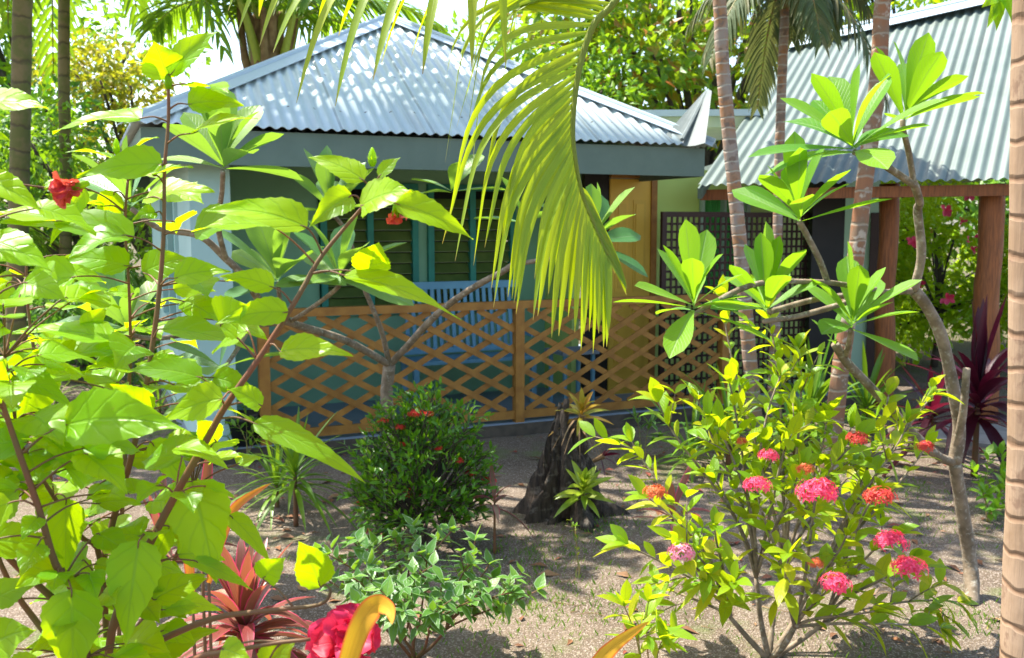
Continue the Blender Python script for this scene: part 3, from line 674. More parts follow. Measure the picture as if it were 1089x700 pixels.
def custom_frond(pix, LL, lw, nl, sides, hang, ang, N0, start=0.1, seg=9, lift=.1, mat=None, r0=.009, taper=0):
    P = [at(x, y, Y) for x, y, Y in pix]; m1 = MB(); m2 = MB()
    full = [cr, cr.lerp(P[0], .5) + UP * .25] + P
    sm = m2.tube(full, [r0 * 1.7, r0 * 1.3] + [r0 * (1 - .75 * i / (len(P) - 1)) + .0015 for i in range(len(P))], 8, smooth=5)
    k0 = 10; frond_leaflets(m1, sm[k0:], LL, lw, nl, seg, r_, s0=start, sides=sides, ang=ang, hang=hang, lift=lift, N0=N0, taper=taper)
    f_ = m1.build('frond', mat or M['frond'], pr, smooth=True); m2.build('rachis', M['rachis'], f_, smooth=True)
MAINF = [(722, -120, 2.5), (688, -60, 2.47), (655, 0, 2.44), (631, 27, 2.42), (617, 69, 2.4), (611, 106, 2.38), (609, 140, 2.37), (612, 171, 2.36), (619, 206, 2.36), (632, 240, 2.36), (646, 272, 2.36)]
custom_frond(MAINF, .6, .021, 48, (1,), .35, .3, V((.2, -1, .3)).normalized(), start=.0, seg=14, taper=.78)
custom_frond(MAINF, .2, .02, 14, (-1,), .5, 2.4, V((.25, -1, .25)).normalized(), start=.78)
custom_frond([(640, -150, 2.3), (560, -85, 2.2), (500, -42, 2.15), (430, -30, 2.1), (360, -26, 2.1), (300, -34, 2.1), (262, -45, 2.1)], .15, .024, 11, (-1, 1), 1.3, .5, V((.1, -.6, .8)).normalized(), start=.25, seg=7)

# tall palms at the left
slim_palm('palm_tree', 'mossy brown palm trunk at the far left with dry fronds hanging at its top', [(24, 0), (22, 120), (20, 220), (17, 340)], 9.0, .09, M['palmbg'], 5.0, 21, L=2.9, nf=13, group='tall palms behind the left garden', elev=(5, 70), nl=30)
slim_palm('palm_tree', 'grey palm trunk further back beside the mossy palm, under hanging fronds', [(68, 20), (68, 90), (70, 180), (70, 260)], 12.5, .075, M['palmbg'], 6.0, 22, L=2.8, nf=11, group='tall palms behind the left garden', elev=(0, 65), nl=28)
# coconut palm behind the bungalow
cb = V((at(285, 40, 13).x, 13, 0)); coc = thing('coconut_palm', cb, 'big coconut palm with thick brown leaf bases rising behind the tin roof', 'palm tree')
mb = MB(); mb.tube([cb, cb + V((.1, 0, 2)), cb + V((0, 0, 3.8)), cb + V((0, 0, 4.6))], [.22, .17, .24, .18], 14, smooth=5, rough=.15); mb.build('trunk', M['husk'], coc, smooth=True)
for k in range(16):
    a = k * 2.4; e = .35 + .5 * ((k * 7) % 16) / 16; d_ = V((math.cos(a) * math.cos(e + .5), math.sin(a) * math.cos(e + .5), math.sin(e + .5))); z0 = 3.3 + k * .08
    lb = MB(); lb.tube([cb + V((math.cos(a) * .14, math.sin(a) * .14, z0)), cb + V((math.cos(a) * .3, math.sin(a) * .3, z0 + .35)), cb + V((0, 0, z0 + .35)) + d_ * 1.1], [.1, .06, .03], 6); lb.build('leaf_base', M['rachis'] if k % 2 else M['husk'], coc, smooth=True)
palm_crown(coc, cb + V((0, 0, 4.3)), 12, 3.2, .8, .06, M['frondbg'], 41, elev=(30, 82), droop=.55, nl=40, hang=.6, rach=M['rachis'])

# ------------------------------------------------------------------ background trees
def cloud_tree(name, label, cat, base, h, clumps, n, L, mat, tr=.12, seed=1, group=None, hollow=.3, lz=.35):
    r = random.Random(seed); root = thing(name, base, label, cat, group)
    t = MB(); t.tube([base, base + V((.05, 0, h * .4)), base + V((0, .1, h * max(.8, lz + .02)))], [tr, tr * .8, tr * .4], 8)
    for (dx, dy, dz, rx, rz) in clumps:
        t.tube([base + V((0, 0, h * lz)), base + V((dx * .5, dy * .5, h * lz + (dz - h * lz) * .6)), base + V((dx, dy, dz))], [tr * .5, tr * .3, .02], 5)
    t.build('trunk', M['barkd'], root, smooth=True)
    c = MB()
    tot = sum(q[3] ** 2 * q[4] for q in clumps)
    for (dx, dy, dz, rx, rz) in clumps:
        leafcloud(c, base + V((dx, dy, dz)), rx, rx, rz, int(n * rx * rx * rz / tot), L, r, hollow=hollow)
    c.build('crown', mat, root); return root
def rc(r, n, R_, z0, z1, s0, s1):
    return [(r.uniform(-R_, R_), r.uniform(-R_, R_) * .6, r.uniform(z0, z1), (q := r.uniform(s0, s1)), q * .75) for _ in range(n)]
q = random.Random(99)
cloud_tree('almond_tree', 'spreading tree with large leaves, some orange, behind the roofs', 'tree', V((4.2, 22, 0)), 6, rc(q, 26, 3.6, 3.6, 8.6, .9, 1.6), 8000, .34, M['almond'], tr=.22, seed=3, hollow=.1)
cloud_tree('leafy_tree', 'green tree between the bungalow roof peak and the almond tree', 'tree', V((.3, 19, 0)), 4, rc(q, 9, 2.0, 3.2, 5.2, .6, 1.1), 2200, .2, M['bgmid'], tr=.15, seed=4, hollow=.1)
cloud_tree('leafy_tree', 'bright green tree behind the right end of the shelter ridge', 'tree', V((8.6, 21, 0)), 5, rc(q, 12, 2.6, 4.0, 8.0, .7, 1.3), 3200, .26, M['bgbright'], tr=.15, seed=5)
cloud_tree('yellow_tree', 'yellow leaved tree behind the far left palms', 'tree', V((-5.9, 15.5, 0)), 3.6, rc(q, 12, 1.3, 2.2, 4.6, .5, .85), 3600, .15, M['bgyel'], tr=.1, seed=6)
cloud_tree('jungle_tree', 'dark green bushy tree at the far left edge of the garden', 'tree', V((-7.6, 13.5, 0)), 3.6, rc(q, 12, 1.4, 1.0, 3.6, .6, 1.0), 3600, .16, M['bgdark'], tr=.12, seed=7)
cloud_tree('jungle_tree', 'dark bushy tree just left of the bungalow side wall', 'tree', V((-5.6, 12.8, 0)), 3, rc(q, 12, 1.2, .6, 3.0, .5, .9), 3600, .14, M['bgmid'], tr=.1, seed=8)
cloud_tree('jungle_shrub', 'low dark shrub under the trees left of the bungalow', 'shrub', V((-4.9, 11.2, 0)), 1.2, rc(q, 10, 1.4, .3, 1.1, .4, .6), 2600, .12, M['bgdark'], tr=.05, seed=9)
cloud_tree('jungle_tree', 'tall pale green tree beyond the left palms under the white sky', 'tree', V((-9.0, 19, 0)), 5, rc(q, 14, 2.6, 2.0, 6.6, .8, 1.4), 4200, .24, M['bgmid'], tr=.2, seed=10)
for k, (x, y, s, lb) in enumerate(((5.4, 12.2, .9, 'bright green shrub with pink flowers between the two log posts'), (6.8, 11.6, 1.0, 'bright green flowering shrub right of the thick log post'), (6.4, 14.4, 1.2, 'taller yellowish green shrub behind the pink flowered shrub'))):
    rt = cloud_tree('flowering_shrub', lb, 'shrub', V((x, y, 0)), 2, rc(q, 10, 1.0 * s, .4, 2.0 * s, .4, .65), 3600, .13, M['bgbright'], tr=.05, seed=20 + k, group='bright shrubs beyond the shelter')
    for j in range(7):
        fp = V((x + q.uniform(-1.1, 1.0), y - 1.0 - q.uniform(0, .25), q.uniform(.9, 2.2)))
        mf = MB(); rosette(mf, fp, V((q.uniform(-.4, .4), -1, .3)), 5, .09, .07, q, spread=(55, 70), shape='petal', segs=3)
        mf.build('flower', M['redpetal'] if j % 2 else M['pinkpetal'], rt)
# feathery palms in the left jungle
for k, (x, y, z, L, lb) in enumerate(((-6.6, 12.0, 1.5, 1.9, 'feathery green palm low in the left jungle, nearest the yellow tree'), (-5.2, 11.6, .9, 1.5, 'short feathery palm beside the left wall of the bungalow'), (-7.4, 14.5, 2.6, 2.2, 'taller feathery palm behind the left jungle'))):
    rt = thing('feather_palm', V((x, y, 0)), lb, 'palm', 'feathery palms in the left jungle')
    mb = MB(); mb.tube([V((x, y, 0)), V((x, y, z))], .06, 8); mb.build('trunk', M['barkd'], rt)
    palm_crown(rt, V((x, y, z)), 9, L, .42, .035, M['bgmid'], 60 + k, elev=(30, 80), droop=.8, nl=26, seg=3)
# low backdrop bushes closing the view at ground level
for k, (x, y, rx, z, m, lb) in enumerate(((-3, 22, 3.4, 2.6, 'bgdark', 'dark hedge of trees far behind the bungalow, left end'), (5, 23, 4, 3.4, 'bgdark', 'dark hedge of trees far behind the shelter'), (12, 19, 3.5, 3.0, 'bgmid', 'green trees far away beyond the right garden'), (-12, 18, 4, 5.0, 'bgmid', 'tall dark trees far away at the left edge'))):
    cloud_tree('far_tree', lb, 'tree', V((x, y, 0)), z, [(q.uniform(-rx, rx), q.uniform(-1, 1), q.uniform(.4, z), q.uniform(.9, 1.4), q.uniform(.8, 1.1)) for _ in range(16)], 3400, .34, M[m], tr=.15, seed=70 + k)

# unseen tree added left of the frame, crown clumps set to dapple the garden
cloud_tree('added_shade_tree', 'unseen tree added to shade the garden, open crown arching above the view', 'tree', V((-6.2, 8.8, 0)), 5.0, [(1.6, .3, 5.4, .9, .4), (2.7, .9, 5.7, .9, .4), (2.6, -.9, 5.5, .8, .35), (3.8, .2, 5.9, .9, .4), (.6, 0, 5.2, .9, .4), (1.4, 2.0, 5.9, .9, .4), (3.2, 2.0, 6.1, .9, .4), (4.3, 1.0, 6.2, .5, .3), (3.4, -2.2, 5.3, .8, .35), (4.6, -1.9, 5.3, .8, .35), (5.6, -2.2, 5.2, .6, .3), (5.3, -1.0, 5.6, .7, .3), (2.4, -2.4, 5.2, .6, .3), (6.4, -1.6, 5.3, .7, .3), (7.0, -2.3, 5.3, .6, .3)], 4000, .26, M['bgmid'], tr=.14, seed=91, hollow=0, lz=.92)

# ------------------------------------------------------------------ frangipani trees
def frangi(root_label, base, trunk_paths, ros, mat, seed, leafL, leafW, rt=.03, name='frangipani_tree'):
    r = random.Random(seed); root = thing(name, base, root_label, 'tree')
    t = MB()
    for pts, ra, rb in trunk_paths:
        k = len(pts); t.tube(pts, [ra + (rb - ra) * i / (k - 1) for i in range(k)], 10, smooth=5, rough=.12)
    t.build('trunk', M['bark'], root, smooth=True)
    ml = MB()
    for (c, ax, n, sc, sp) in ros:
        rosette(ml, c, ax, n, leafL * sc, leafW * sc, r, spread=sp, segs=8, cc=2, droop=.12)
    ml.build('leaves', mat, root, smooth=True)
    return root
Yt = 4.67
def pp_(l): return [at(*x) for x in l]
b0 = gnd(1034, 640)
frangi('frangipani tree with forked pale trunk and big leaf rosettes at the right', b0, [
    ([b0 - UP * .03] + pp_([(1032, 600, 4.6), (1021, 528, 4.55), (1015, 492, 4.5)]), .036, .03),
    (pp_([(1015, 492, 4.5), (1020, 455, 4.48), (1012, 405, 4.45), (1001, 357, 4.4), (985, 325, 4.35), (972, 309, 4.3)]), .03, .026),
    (pp_([(972, 309, 4.3), (980, 270, 4.25), (976, 225, 4.2), (978, 215, 4.1), (972, 195, 4.0)]), .02, .017),
    (pp_([(972, 197, 4.0), (950, 182, 3.95), (930, 170, 3.85), (909, 162, 3.75)]), .015, .012),
    (pp_([(972, 197, 4.0), (967, 165, 3.97), (961, 140, 3.9), (960, 128, 3.9)]), .013, .011),
    (pp_([(1016, 478, 4.5), (1024, 440, 4.4), (1028, 392, 4.35)]), .02, .016),
    (pp_([(1015, 492, 4.5), (996, 484, 4.45), (965, 455, 4.4), (927, 413, 4.3), (900, 385, 4.2), (888, 366, 4.15)]), .024, .018),
    (pp_([(898, 382, 4.2), (903, 365, 4.1), (905, 350, 4.05)]), .013, .011),
    (pp_([(972, 309, 4.3), (930, 312, 4.25), (870, 318, 4.15), (818, 332, 4.0)]), .015, .012),
    (pp_([(930, 312, 4.25), (890, 325, 4.1), (850, 336, 4.0), (812, 342, 3.9)]), .013, .011),
    (pp_([(945, 311, 4.25), (905, 304, 4.1), (868, 300, 4.0), (800, 303, 3.9), (738, 335, 3.8)]), .013, .011),
    (pp_([(880, 301, 4.05), (872, 278, 3.95), (858, 250, 3.9), (850, 236, 3.85)]), .014, .011)],
    [(at(909, 162, 3.75), V((-.35, -.1, 1)), 13, 1.12, (15, 85)), (at(905, 158, 3.75), V((-.3, -.5, .9)), 4, 1.0, (60, 95)), (at(960, 128, 3.9), V((.35, .1, 1)), 13, 1.0, (15, 60)),
     (at(850, 236, 3.85), V((-.2, -.2, 1)), 12, .95, (10, 75)), (at(905, 350, 4.05), V((.1, -.2, 1)), 13, .95, (20, 85)),
     (at(814, 332, 3.95), V((0, -.1, 1)), 12, .95, (8, 70)), (at(738, 332, 3.8), V((-.1, -.2, 1)), 15, .9, (15, 95)), (at(888, 366, 4.15), V((-.3, 0, 1)), 3, .5, (20, 60))],
    M['plum'], 51, .35, .108)
bl = gnd(415, 520)
frangi('frangipani tree with thin grey branches in front of the porch lattice', bl, [
    ([bl, at(415, 470, 6.5), at(411, 425, 6.4), at(414, 388, 6.35)], .05, .04),
    (pp_([(414, 388, 6.35), (426, 376, 6.3), (463, 336, 6.1), (500, 308, 5.9), (545, 282, 5.7), (557, 262, 5.6), (559, 240, 5.55)]), .026, .014),
    (pp_([(545, 282, 5.7), (580, 276, 5.5), (610, 274, 5.3), (628, 262, 5.2)]), .014, .012),
    (pp_([(414, 388, 6.35), (367, 362, 6.0), (308, 343, 5.6), (280, 325, 5.2), (262, 297, 5.0), (240, 275, 4.9), (212, 251, 4.8), (170, 243, 4.7), (140, 222, 4.6)]), .026, .013),
    (pp_([(240, 275, 4.9), (232, 240, 4.7), (236, 205, 4.5), (237, 182, 4.4)]), .015, .011),
    (pp_([(308, 343, 5.6), (335, 325, 5.4), (357, 308, 5.3), (362, 300, 5.2)]), .014, .012),
    (pp_([(308, 343, 5.6), (298, 320, 5.3), (296, 300, 5.2)]), .013, .011),
    (pp_([(414, 388, 6.35), (405, 350, 6.2), (385, 300, 6.0), (370, 250, 5.8), (352, 226, 5.6)]), .018, .012),
    (pp_([(308, 343, 5.6), (230, 350, 5.2), (170, 360, 5.0), (138, 356, 4.8)]), .015, .012),
    (pp_([(280, 325, 5.2), (250, 375, 5.0), (235, 395, 4.9)]), .013, .011)],
    [(at(237, 180, 4.4), V((.1, -.1, 1)), 13, 1.1, (10, 80)), (at(140, 220, 4.6), V((-.2, 0, 1)), 9, 1.05, (10, 75)), (at(360, 300, 5.2), V((.1, -.2, 1)), 11, 1.2, (15, 100)),
     (at(296, 300, 5.2), V((-.2, -.2, 1)), 10, 1.15, (10, 95)), (at(352, 226, 5.6), V((-.1, 0, 1)), 9, 1.2, (10, 80)), (at(138, 354, 4.8), V((-.3, -.2, .9)), 9, 1.15, (10, 100)),
     (at(628, 260, 5.2), V((.2, -.1, .8)), 10, 1.1, (10, 100)), (at(480, 205, 5.9), V((0, 0, 1)), 5, 1.0, (40, 90)), (at(559, 238, 5.55), V((0, 0, 1)), 5, .9, (20, 80)), (at(235, 393, 4.9), V((-.2, -.2, .6)), 6, 1.1, (30, 100))],
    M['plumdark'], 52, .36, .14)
# ------------------------------------------------------------------ generic branching shrub
def shrub(root, base, tips, r0, r1, leaffn, seed, stem_mat, leaf_mat, nodes=(.35, 1), per=.045, twig=.5, name='leaves', arch=.35, nh=6):
    r = random.Random(seed); ms = MB(); ml = MB(); ends = []
    hubs = [r.choice(tips) for _ in range(nh)]; asg = [min(range(nh), key=lambda k: (hubs[k] - tp).length) for tp in tips]; hp = []
    for k in range(nh):
        mem = [tips[i] for i in range(len(tips)) if asg[i] == k]
        mean = sum(mem, V((0, 0, 0))) / len(mem) if mem else base
        dm = mean - base; h_ = base + V((dm.x * .4, dm.y * .4, dm.z * .34)); hp.append(h_)
        if mem: ms.tube([base - UP * .01, base.lerp(h_, .5) + rdir() * .015, h_], [r0, r0 * .9, r0 * .65], 8, smooth=4, rough=.1)
    for ti, tp in enumerate(tips):
        b = hp[asg[ti]]; d = tp - b
        c1 = b + V((d.x * .15, d.y * .15, d.z * .4)) + rdir() * d.length * .06; c2 = b + V((d.x * arch * 2, d.y * arch * 2, d.z * .75)) + rdir() * d.length * .08
        pts = bez(b, c1, c2, tp, 7); ms.tube(pts, [r0 * .6 + (r1 - r0 * .6) * i / 7 for i in range(8)], 6, smooth=2)
        L = d.length; n = max(2, int(L * (nodes[1] - nodes[0]) / per)); a = r.uniform(0, 6)
        for k in range(n + 1):
            s = nodes[0] + (nodes[1] - nodes[0]) * k / n; f_ = s * 7; i = min(int(f_), 6); P = pts[i].lerp(pts[i + 1], f_ - i); T = (pts[i + 1] - pts[i]).normalized()
            a += 1.57 + r.uniform(-.3, .3)
            X = T.orthogonal().normalized(); Yv = T.cross(X); o = X * math.cos(a) + Yv * math.sin(a)
            leaffn(ml, P, T, o, r, s); leaffn(ml, P, T, -o, r, s)
            if r.random() < twig and s < .93:
                tl = r.uniform(.5, 1.1) * per * 3; d2 = (o + T * .7 + UP * .3).normalized(); Q = P + d2 * tl
                ms.tube([P, P + d2 * tl * .5 + UP * .005, Q], [r1 * .9, r1 * .7, r1 * .5], 5, smooth=1)
                for kk in range(3):
                    o2 = Matrix.Rotation(r.uniform(0, 6.28), 3, d2) @ d2.orthogonal().normalized()
                    leaffn(ml, P + d2 * tl * (.4 + .3 * kk), d2, o2, r, s); leaffn(ml, P + d2 * tl * (.4 + .3 * kk), d2, -o2, r, s)
        for kk in range(3):
            o2 = Matrix.Rotation(kk * 2.1, 3, T) @ T.orthogonal().normalized(); leaffn(ml, tp, T, o2 * .6 + T * .4, r, 1)
        ends.append(tp)
    ms.build('stems', stem_mat, root, smooth=True); ml.build(name, leaf_mat, root, smooth=True)
    return ends
def lf(L, W, shape='lance', segs=4, c=1, out=.8, fw=.6, droop=.25, fold=.2, wave=0, up=.9):
    def fn(ml, P, T, o, r, s):
        l = L * r.uniform(.6, 1.15); D = (o * out + T * fw + rdir() * .25).normalized()
        Nn = (T * .5 + UP * up + rdir() * .35); ml.leaf(P, D, Nn, l, W * l / L * r.uniform(.85, 1.1), shape, segs=segs, c=c, fold=fold, droop=droop * r.uniform(.2, 1.6), wave=wave)
    return fn

# pink ixora, right
bi = gnd(818, 700); ix = thing('ixora_shrub', bi, 'branchy yellow green ixora shrub with round pink red flower heads', 'shrub')
tipl = [(700, 428, 3.9), (742, 425, 3.85), (672, 470, 4.1), (690, 530, 3.7), (668, 580, 3.8), (720, 575, 3.6), (776, 408, 4.0), (765, 455, 3.8), (768, 318, 4.3), (808, 305, 4.3), (848, 372, 4.2), (850, 440, 3.8), (830, 400, 4.0), (880, 440, 4.0), (905, 455, 4.1), (912, 468, 3.8), (945, 420, 4.2), (992, 420, 4.25), (965, 450, 3.9), (985, 475, 4.0), (935, 520, 3.6), (870, 520, 3.55), (805, 515, 3.6), (850, 500, 3.7), (760, 510, 3.9), (950, 570, 3.6), (970, 600, 3.65), (1018, 640, 3.9), (1000, 668, 3.7), (887, 615, 3.45), (930, 650, 3.5), (725, 590, 3.55), (780, 620, 3.45), (840, 590, 3.3), (760, 560, 3.6), (900, 570, 3.5), (880, 550, 4.3), (820, 460, 4.2), (910, 500, 4.3), (700, 620, 3.9)]
shrub(ix, bi, pp_(tipl), .013, .0035, lf(.13, .05, segs=6, droop=.3, out=.7, fw=.8), 61, M['bark'], M['ixora'], nodes=(.32, 1), per=.062, twig=.25, nh=7)
for (px, py, Y, rp_, m) in ((870, 525, 3.5, 20, 'pinkpetal'), (936, 531, 3.5, 16, 'coralpetal'), (948, 578, 3.5, 17, 'pinkpetal'), (967, 606, 3.5, 17, 'pinkpetal'), (888, 623, 3.35, 16, 'pinkpetal'), (805, 518, 3.5, 14, 'pinkpetal'), (725, 590, 3.45, 14, 'palepetal'), (817, 486, 3.6, 10, 'pinkpetal'), (697, 525, 3.6, 12, 'orpetal'), (856, 500, 3.6, 9, 'orpetal'), (912, 468, 3.7, 11, 'coralpetal'), (984, 476, 3.9, 9, 'coralpetal'), (789, 470, 3.9, 6, 'orpetal'), (868, 600, 3.6, 8, 'orpetal')):
    floret_ball(ix, at(px, py, Y - .12), rp_ * 1.02 * ppx(Y), M[m], n=70, flat=.75)

# dense red ixora bush
bd = gnd(450, 580); db = thing('ixora_bush', bd, 'dense rounded dark green bush dotted with small red flowers', 'shrub')
r = random.Random(71); tips = []
for k in range(200):
    a = r.uniform(0, 6.28); e = math.asin(r.uniform(-.6, 1)); q1 = r.uniform(.72, 1.05)
    tips.append(bd + V((math.cos(a) * math.cos(e) * .4 * q1, math.sin(a) * math.cos(e) * .4 * q1, .4 + math.sin(e) * .48 * q1)))
shrub(db, bd + V((0, 0, .02)), tips, .012, .003, lf(.058, .02, segs=3, droop=.05, out=.6, fw=.8, up=.4), 72, M['barkd'], M['bush'], nodes=(.55, 1), per=.05, twig=.75)
for (px, py, rp_) in ((442, 440, 7), (438, 525, 8), (385, 536, 6), (500, 503, 6), (465, 477, 5), (425, 455, 5), (487, 490, 5), (388, 565, 5), (520, 512, 7), (408, 448, 5), (455, 441, 5), (428, 473, 4)):
    floret_ball(db, at(px, py, 5.14 if 400 < px < 500 else 5.3), rp_ * 1.2 * ppx(5.3), M['redfloret'], n=40)

# variegated shrub
bv = gnd(440, 700); vs_ = thing('variegated_shrub', bv, 'low grey green shrub with pale edged leaves in front of the red flowered bush', 'shrub')
vt = [(350, 590, 3.9), (375, 575, 4.0), (395, 600, 3.7), (420, 572, 4.1), (440, 560, 4.2), (455, 590, 3.8), (480, 565, 4.1), (505, 575, 4.0), (500, 600, 3.8), (520, 625, 3.7), (545, 630, 3.7), (572, 628, 3.75), (500, 640, 3.6), (470, 620, 3.6), (440, 610, 3.6), (410, 630, 3.5), (375, 615, 3.6), (380, 640, 3.5), (460, 650, 3.5), (430, 650, 3.4), (520, 600, 3.95), (400, 580, 4.1), (465, 575, 4.2), (330, 605, 3.9)]
shrub(vs_, bv, pp_(vt), .008, .003, lf(.08, .046, shape='hib', segs=4, out=1, fw=.3, up=1.6, droop=.15, wave=.03), 73, M['stem'], M['varieg'], nodes=(.35, 1), per=.044, twig=.5)

# small weeds and saplings
def sapling(name, label, cat, base, tips, L, W, mat, seed, per=.05, shape='lance', group=None, nodes=(.5, 1), segs=4):
    rt = thing(name, base, label, cat, group)
    shrub(rt, base, tips, .005, .002, lf(L, W, shape=shape, segs=segs, droop=.2), seed, M['petiole'], M[mat], nodes=nodes, per=per, twig=.1); return rt
sapling('seedling', 'bright green seedling at the bottom edge right of centre', 'plant', gnd(690, 760), pp_([(664, 645, 3.3), (690, 640, 3.35), (680, 668, 3.25), (705, 680, 3.2)]), .12, .045, 'ixora', 81)
sapling('seedling', 'small blue green leafy plant behind the stump at right', 'plant', gnd(684, 490), pp_([(676, 445, 7.3), (690, 452, 7.3), (700, 465, 7.3)]), .12, .045, 'varieg', 82)
sapling('weed', 'thin weed with a tiny white top growing in the sand below the stump', 'weed', gnd(615, 615), pp_([(612, 560, 4.9), (614, 585, 4.9)]), .03, .012, 'ixora', 83, per=.04, nodes=(.3, 1))
sapling('shrub', 'light green round leaved shrub low on the ground at the right edge', 'shrub', gnd(1052, 555), pp_([(1035, 500, 5.9), (1050, 485, 6.0), (1065, 480, 6.1), (1045, 525, 5.7), (1070, 510, 5.8), (1085, 520, 5.9), (1058, 540, 5.6), (1080, 490, 6.1)]), .1, .045, 'bgmid', 84, per=.03, nodes=(.15, 1))
sapling('seedling', 'tiny green leafy sprout on the ground at the right edge', 'plant', gnd(1050, 668), pp_([(1040, 655, 4.4), (1060, 660, 4.4)]), .05, .025, 'ixora', 85)
sapling('shrub', 'green leafy plant in the shade just left of the lattice end post', 'shrub', gnd(262, 500), pp_([(250, 440, 7.2), (270, 450, 7.1), (262, 425, 7.3), (285, 455, 7.0), (240, 460, 7.2)]), .09, .035, 'bgmid', 86, per=.045, nodes=(.25, 1))

# cordylines and strap plants
def strap_plant(name, label, cat, base, h, n, L, W, mat, seed, spread=(10, 95), droop=.45, segs=7, group=None, lean=V((0, 0, 0)), stem='stem', shape='strap', levels=1, fold=.3):
    r = random.Random(seed); rt = thing(name, base, label, cat, group); top = base + UP * h + lean
    if h > .04:
        ms = MB(); ms.tube([base - UP * .01, base + UP * h * .5 + lean * .3, top], [.012 * L / .4 + .002, .01 * L / .4 + .001, .008 * L / .4], 7); ms.build('stem', M[stem], rt, smooth=True)
    ml = MB()
    for k in range(n):
        s = k / n; a = k * 2.4 + r.uniform(-.3, .3); q = R(spread[0] + (spread[1] - spread[0]) * (1 - s) + r.uniform(-8, 8))
        d = V((math.cos(a) * math.sin(q), math.sin(a) * math.sin(q), math.cos(q)))
        nr = V((-math.cos(a) * math.cos(q), -math.sin(a) * math.cos(q), math.sin(q)))
        l = L * r.uniform(.7, 1.1); c = base.lerp(top, 1 - levels * .35 * (1 - s)) if h > .04 else base
        ml.leaf(c, d, nr, l, W * r.uniform(.8, 1.1), shape, segs=segs, c=1, fold=fold, droop=droop * r.uniform(.5, 1.3) * math.sin(q), twist=r.uniform(-.4, .4))
    ml.build('leaves', M[mat], rt, smooth=True); return rt
strap_plant('cordyline', 'dark wine red cordyline beside the forked frangipani trunk', 'cordyline', gnd(1036, 505), .62, 38, .78, .1, 'cordred', 91, droop=.7, spread=(5,95))
strap_plant('cordyline', 'dull dark red cordyline half hidden behind the frangipani at right', 'cordyline', gnd(990, 480), .35, 22, .5, .06, 'cordred', 92)
strap_plant('cordyline', 'red and pink striped cordyline low behind the hibiscus', 'cordyline', gnd(262, 740), .3, 54, .46, .06, 'cordpink', 93, droop=.8)
strap_plant('cordyline', 'smaller red cordyline with narrow leaves left of the striped one', 'cordyline', gnd(175, 640), .3, 20, .42, .04, 'cordpink', 94)
strap_plant('cordyline', 'young cordyline with thin red stem and drooping bronze leaves near the stump', 'cordyline', gnd(526, 590), .33, 7, .24, .035, 'cordpink', 95, spread=(20, 100), droop=.6, levels=.6)
strap_plant('cordyline', 'small bronze cordyline hidden under the pink ixora on its left', 'cordyline', gnd(715, 590), .25, 9, .36, .05, 'cordpink', 96, spread=(20, 95), droop=.4)
for i, (px, py, h, n, L, W, lb) in enumerate(((315, 560, .36, 46, .5, .03, 'clump of narrow dark green strap leaves beside the dense red flowered bush'), (295, 540, .15, 34, .5, .024, 'thin grassy clump just left of the dark strap leaf clump'),
        (775, 495, .25, 44, .85, .03, 'large arching grassy clump behind the pink ixora'), (735, 500, .12, 30, .6, .026, 'shorter arching grassy clump left of the larger one'), (862, 480, .35, 44, .7, .05, 'green strap leaved lily at the foot of the leaning reddish palm'), (920, 462, .25, 30, .7, .045, 'green strap leaved plant in front of the thinner log post'), (845, 490, .1, 30, .7, .035, 'dark strap leaved plant under the frangipani branches'))):
    strap_plant('strap_plant', lb, 'plant', gnd(px, py), h, n, L, W, 'strapg', 100 + i, droop=.6, group='green strap leaved plants')
for i, (px, py) in enumerate(((60, 430), (105, 425), (155, 415), (170, 440), (20, 440), (200, 460))):
    strap_plant('strap_plant', ['pale narrow strap plant far back under the hibiscus', 'narrow strap plant behind the upright hibiscus stems', 'thin strap plant nearest the aqua corner pier', 'grassy clump in the shade below the aqua pier', 'leftmost narrow strap plant in the shade', 'small strap plant on the sand left of the lattice'][i], 'plant', gnd(px, py), .05, 26, .55, .025, 'strapg', 120 + i, droop=.6, group='shaded strap plants at the left')
pt = thing('plant_pot', gnd(258, 488), 'black round plant pot standing at the left end of the lattice', 'pot')
mb = MB(); b_ = gnd(258, 488); mb.tube([b_, b_ + UP * .3, b_ + UP * .31, b_ + UP * .35], [.11, .15, .17, .17], 20, smooth=1); mb.build('pot_body', M['pot'], pt, smooth=True)
mb = MB(); mb.tube([b_ + UP * .351, b_ + UP * .36], [.15, .14], 20, smooth=1); mb.build('soil', M['barkd'], pt)

# orange leaves standing near the camera
def one_leaf(name, label, path, W, mat, shape='strap', N=V((0, -1, .3)), stem=None):
    rt = thing(name, V((path[0].x, path[0].y, 0)), label, 'plant'); mb = MB(); P = path
    ms = MB(); ms.tube([V((P[0].x, P[0].y, -.02)), V((P[0].x, P[0].y, P[0].z * .5)), P[0]], [.007, .006, .005], 6); ms.build('stem', M['stem'], rt, smooth=True)
    tab = SH[shape]; n = 16; pts = []
    sm = MB().tube(P, .01, 3, smooth=6); k = len(sm); base = 0
    for i, p in enumerate(sm):
        T = (sm[min(i + 1, k - 1)] - sm[max(i - 1, 0)]).normalized(); S = T.cross(N).normalized(); Nn = S.cross(T)
        hw = W / 2 * interp(tab, i / (k - 1))
        for j in (-1, -.5, 0, .5, 1): mb.v.append(p + S * hw * j + Nn * abs(j) * hw * .22)
    for i in range(k - 1):
        for j in range(4):
            a = i * 5 + j; mb.face([a, a + 1, a + 6, a + 5], [(j / 4, i / (k - 1)), ((j + 1) / 4, i / (k - 1)), ((j + 1) / 4, (i + 1) / (k - 1)), (j / 4, (i + 1) / (k - 1))])
    mb.build('leaf_blade', M[mat], rt, smooth=True)
    return rt
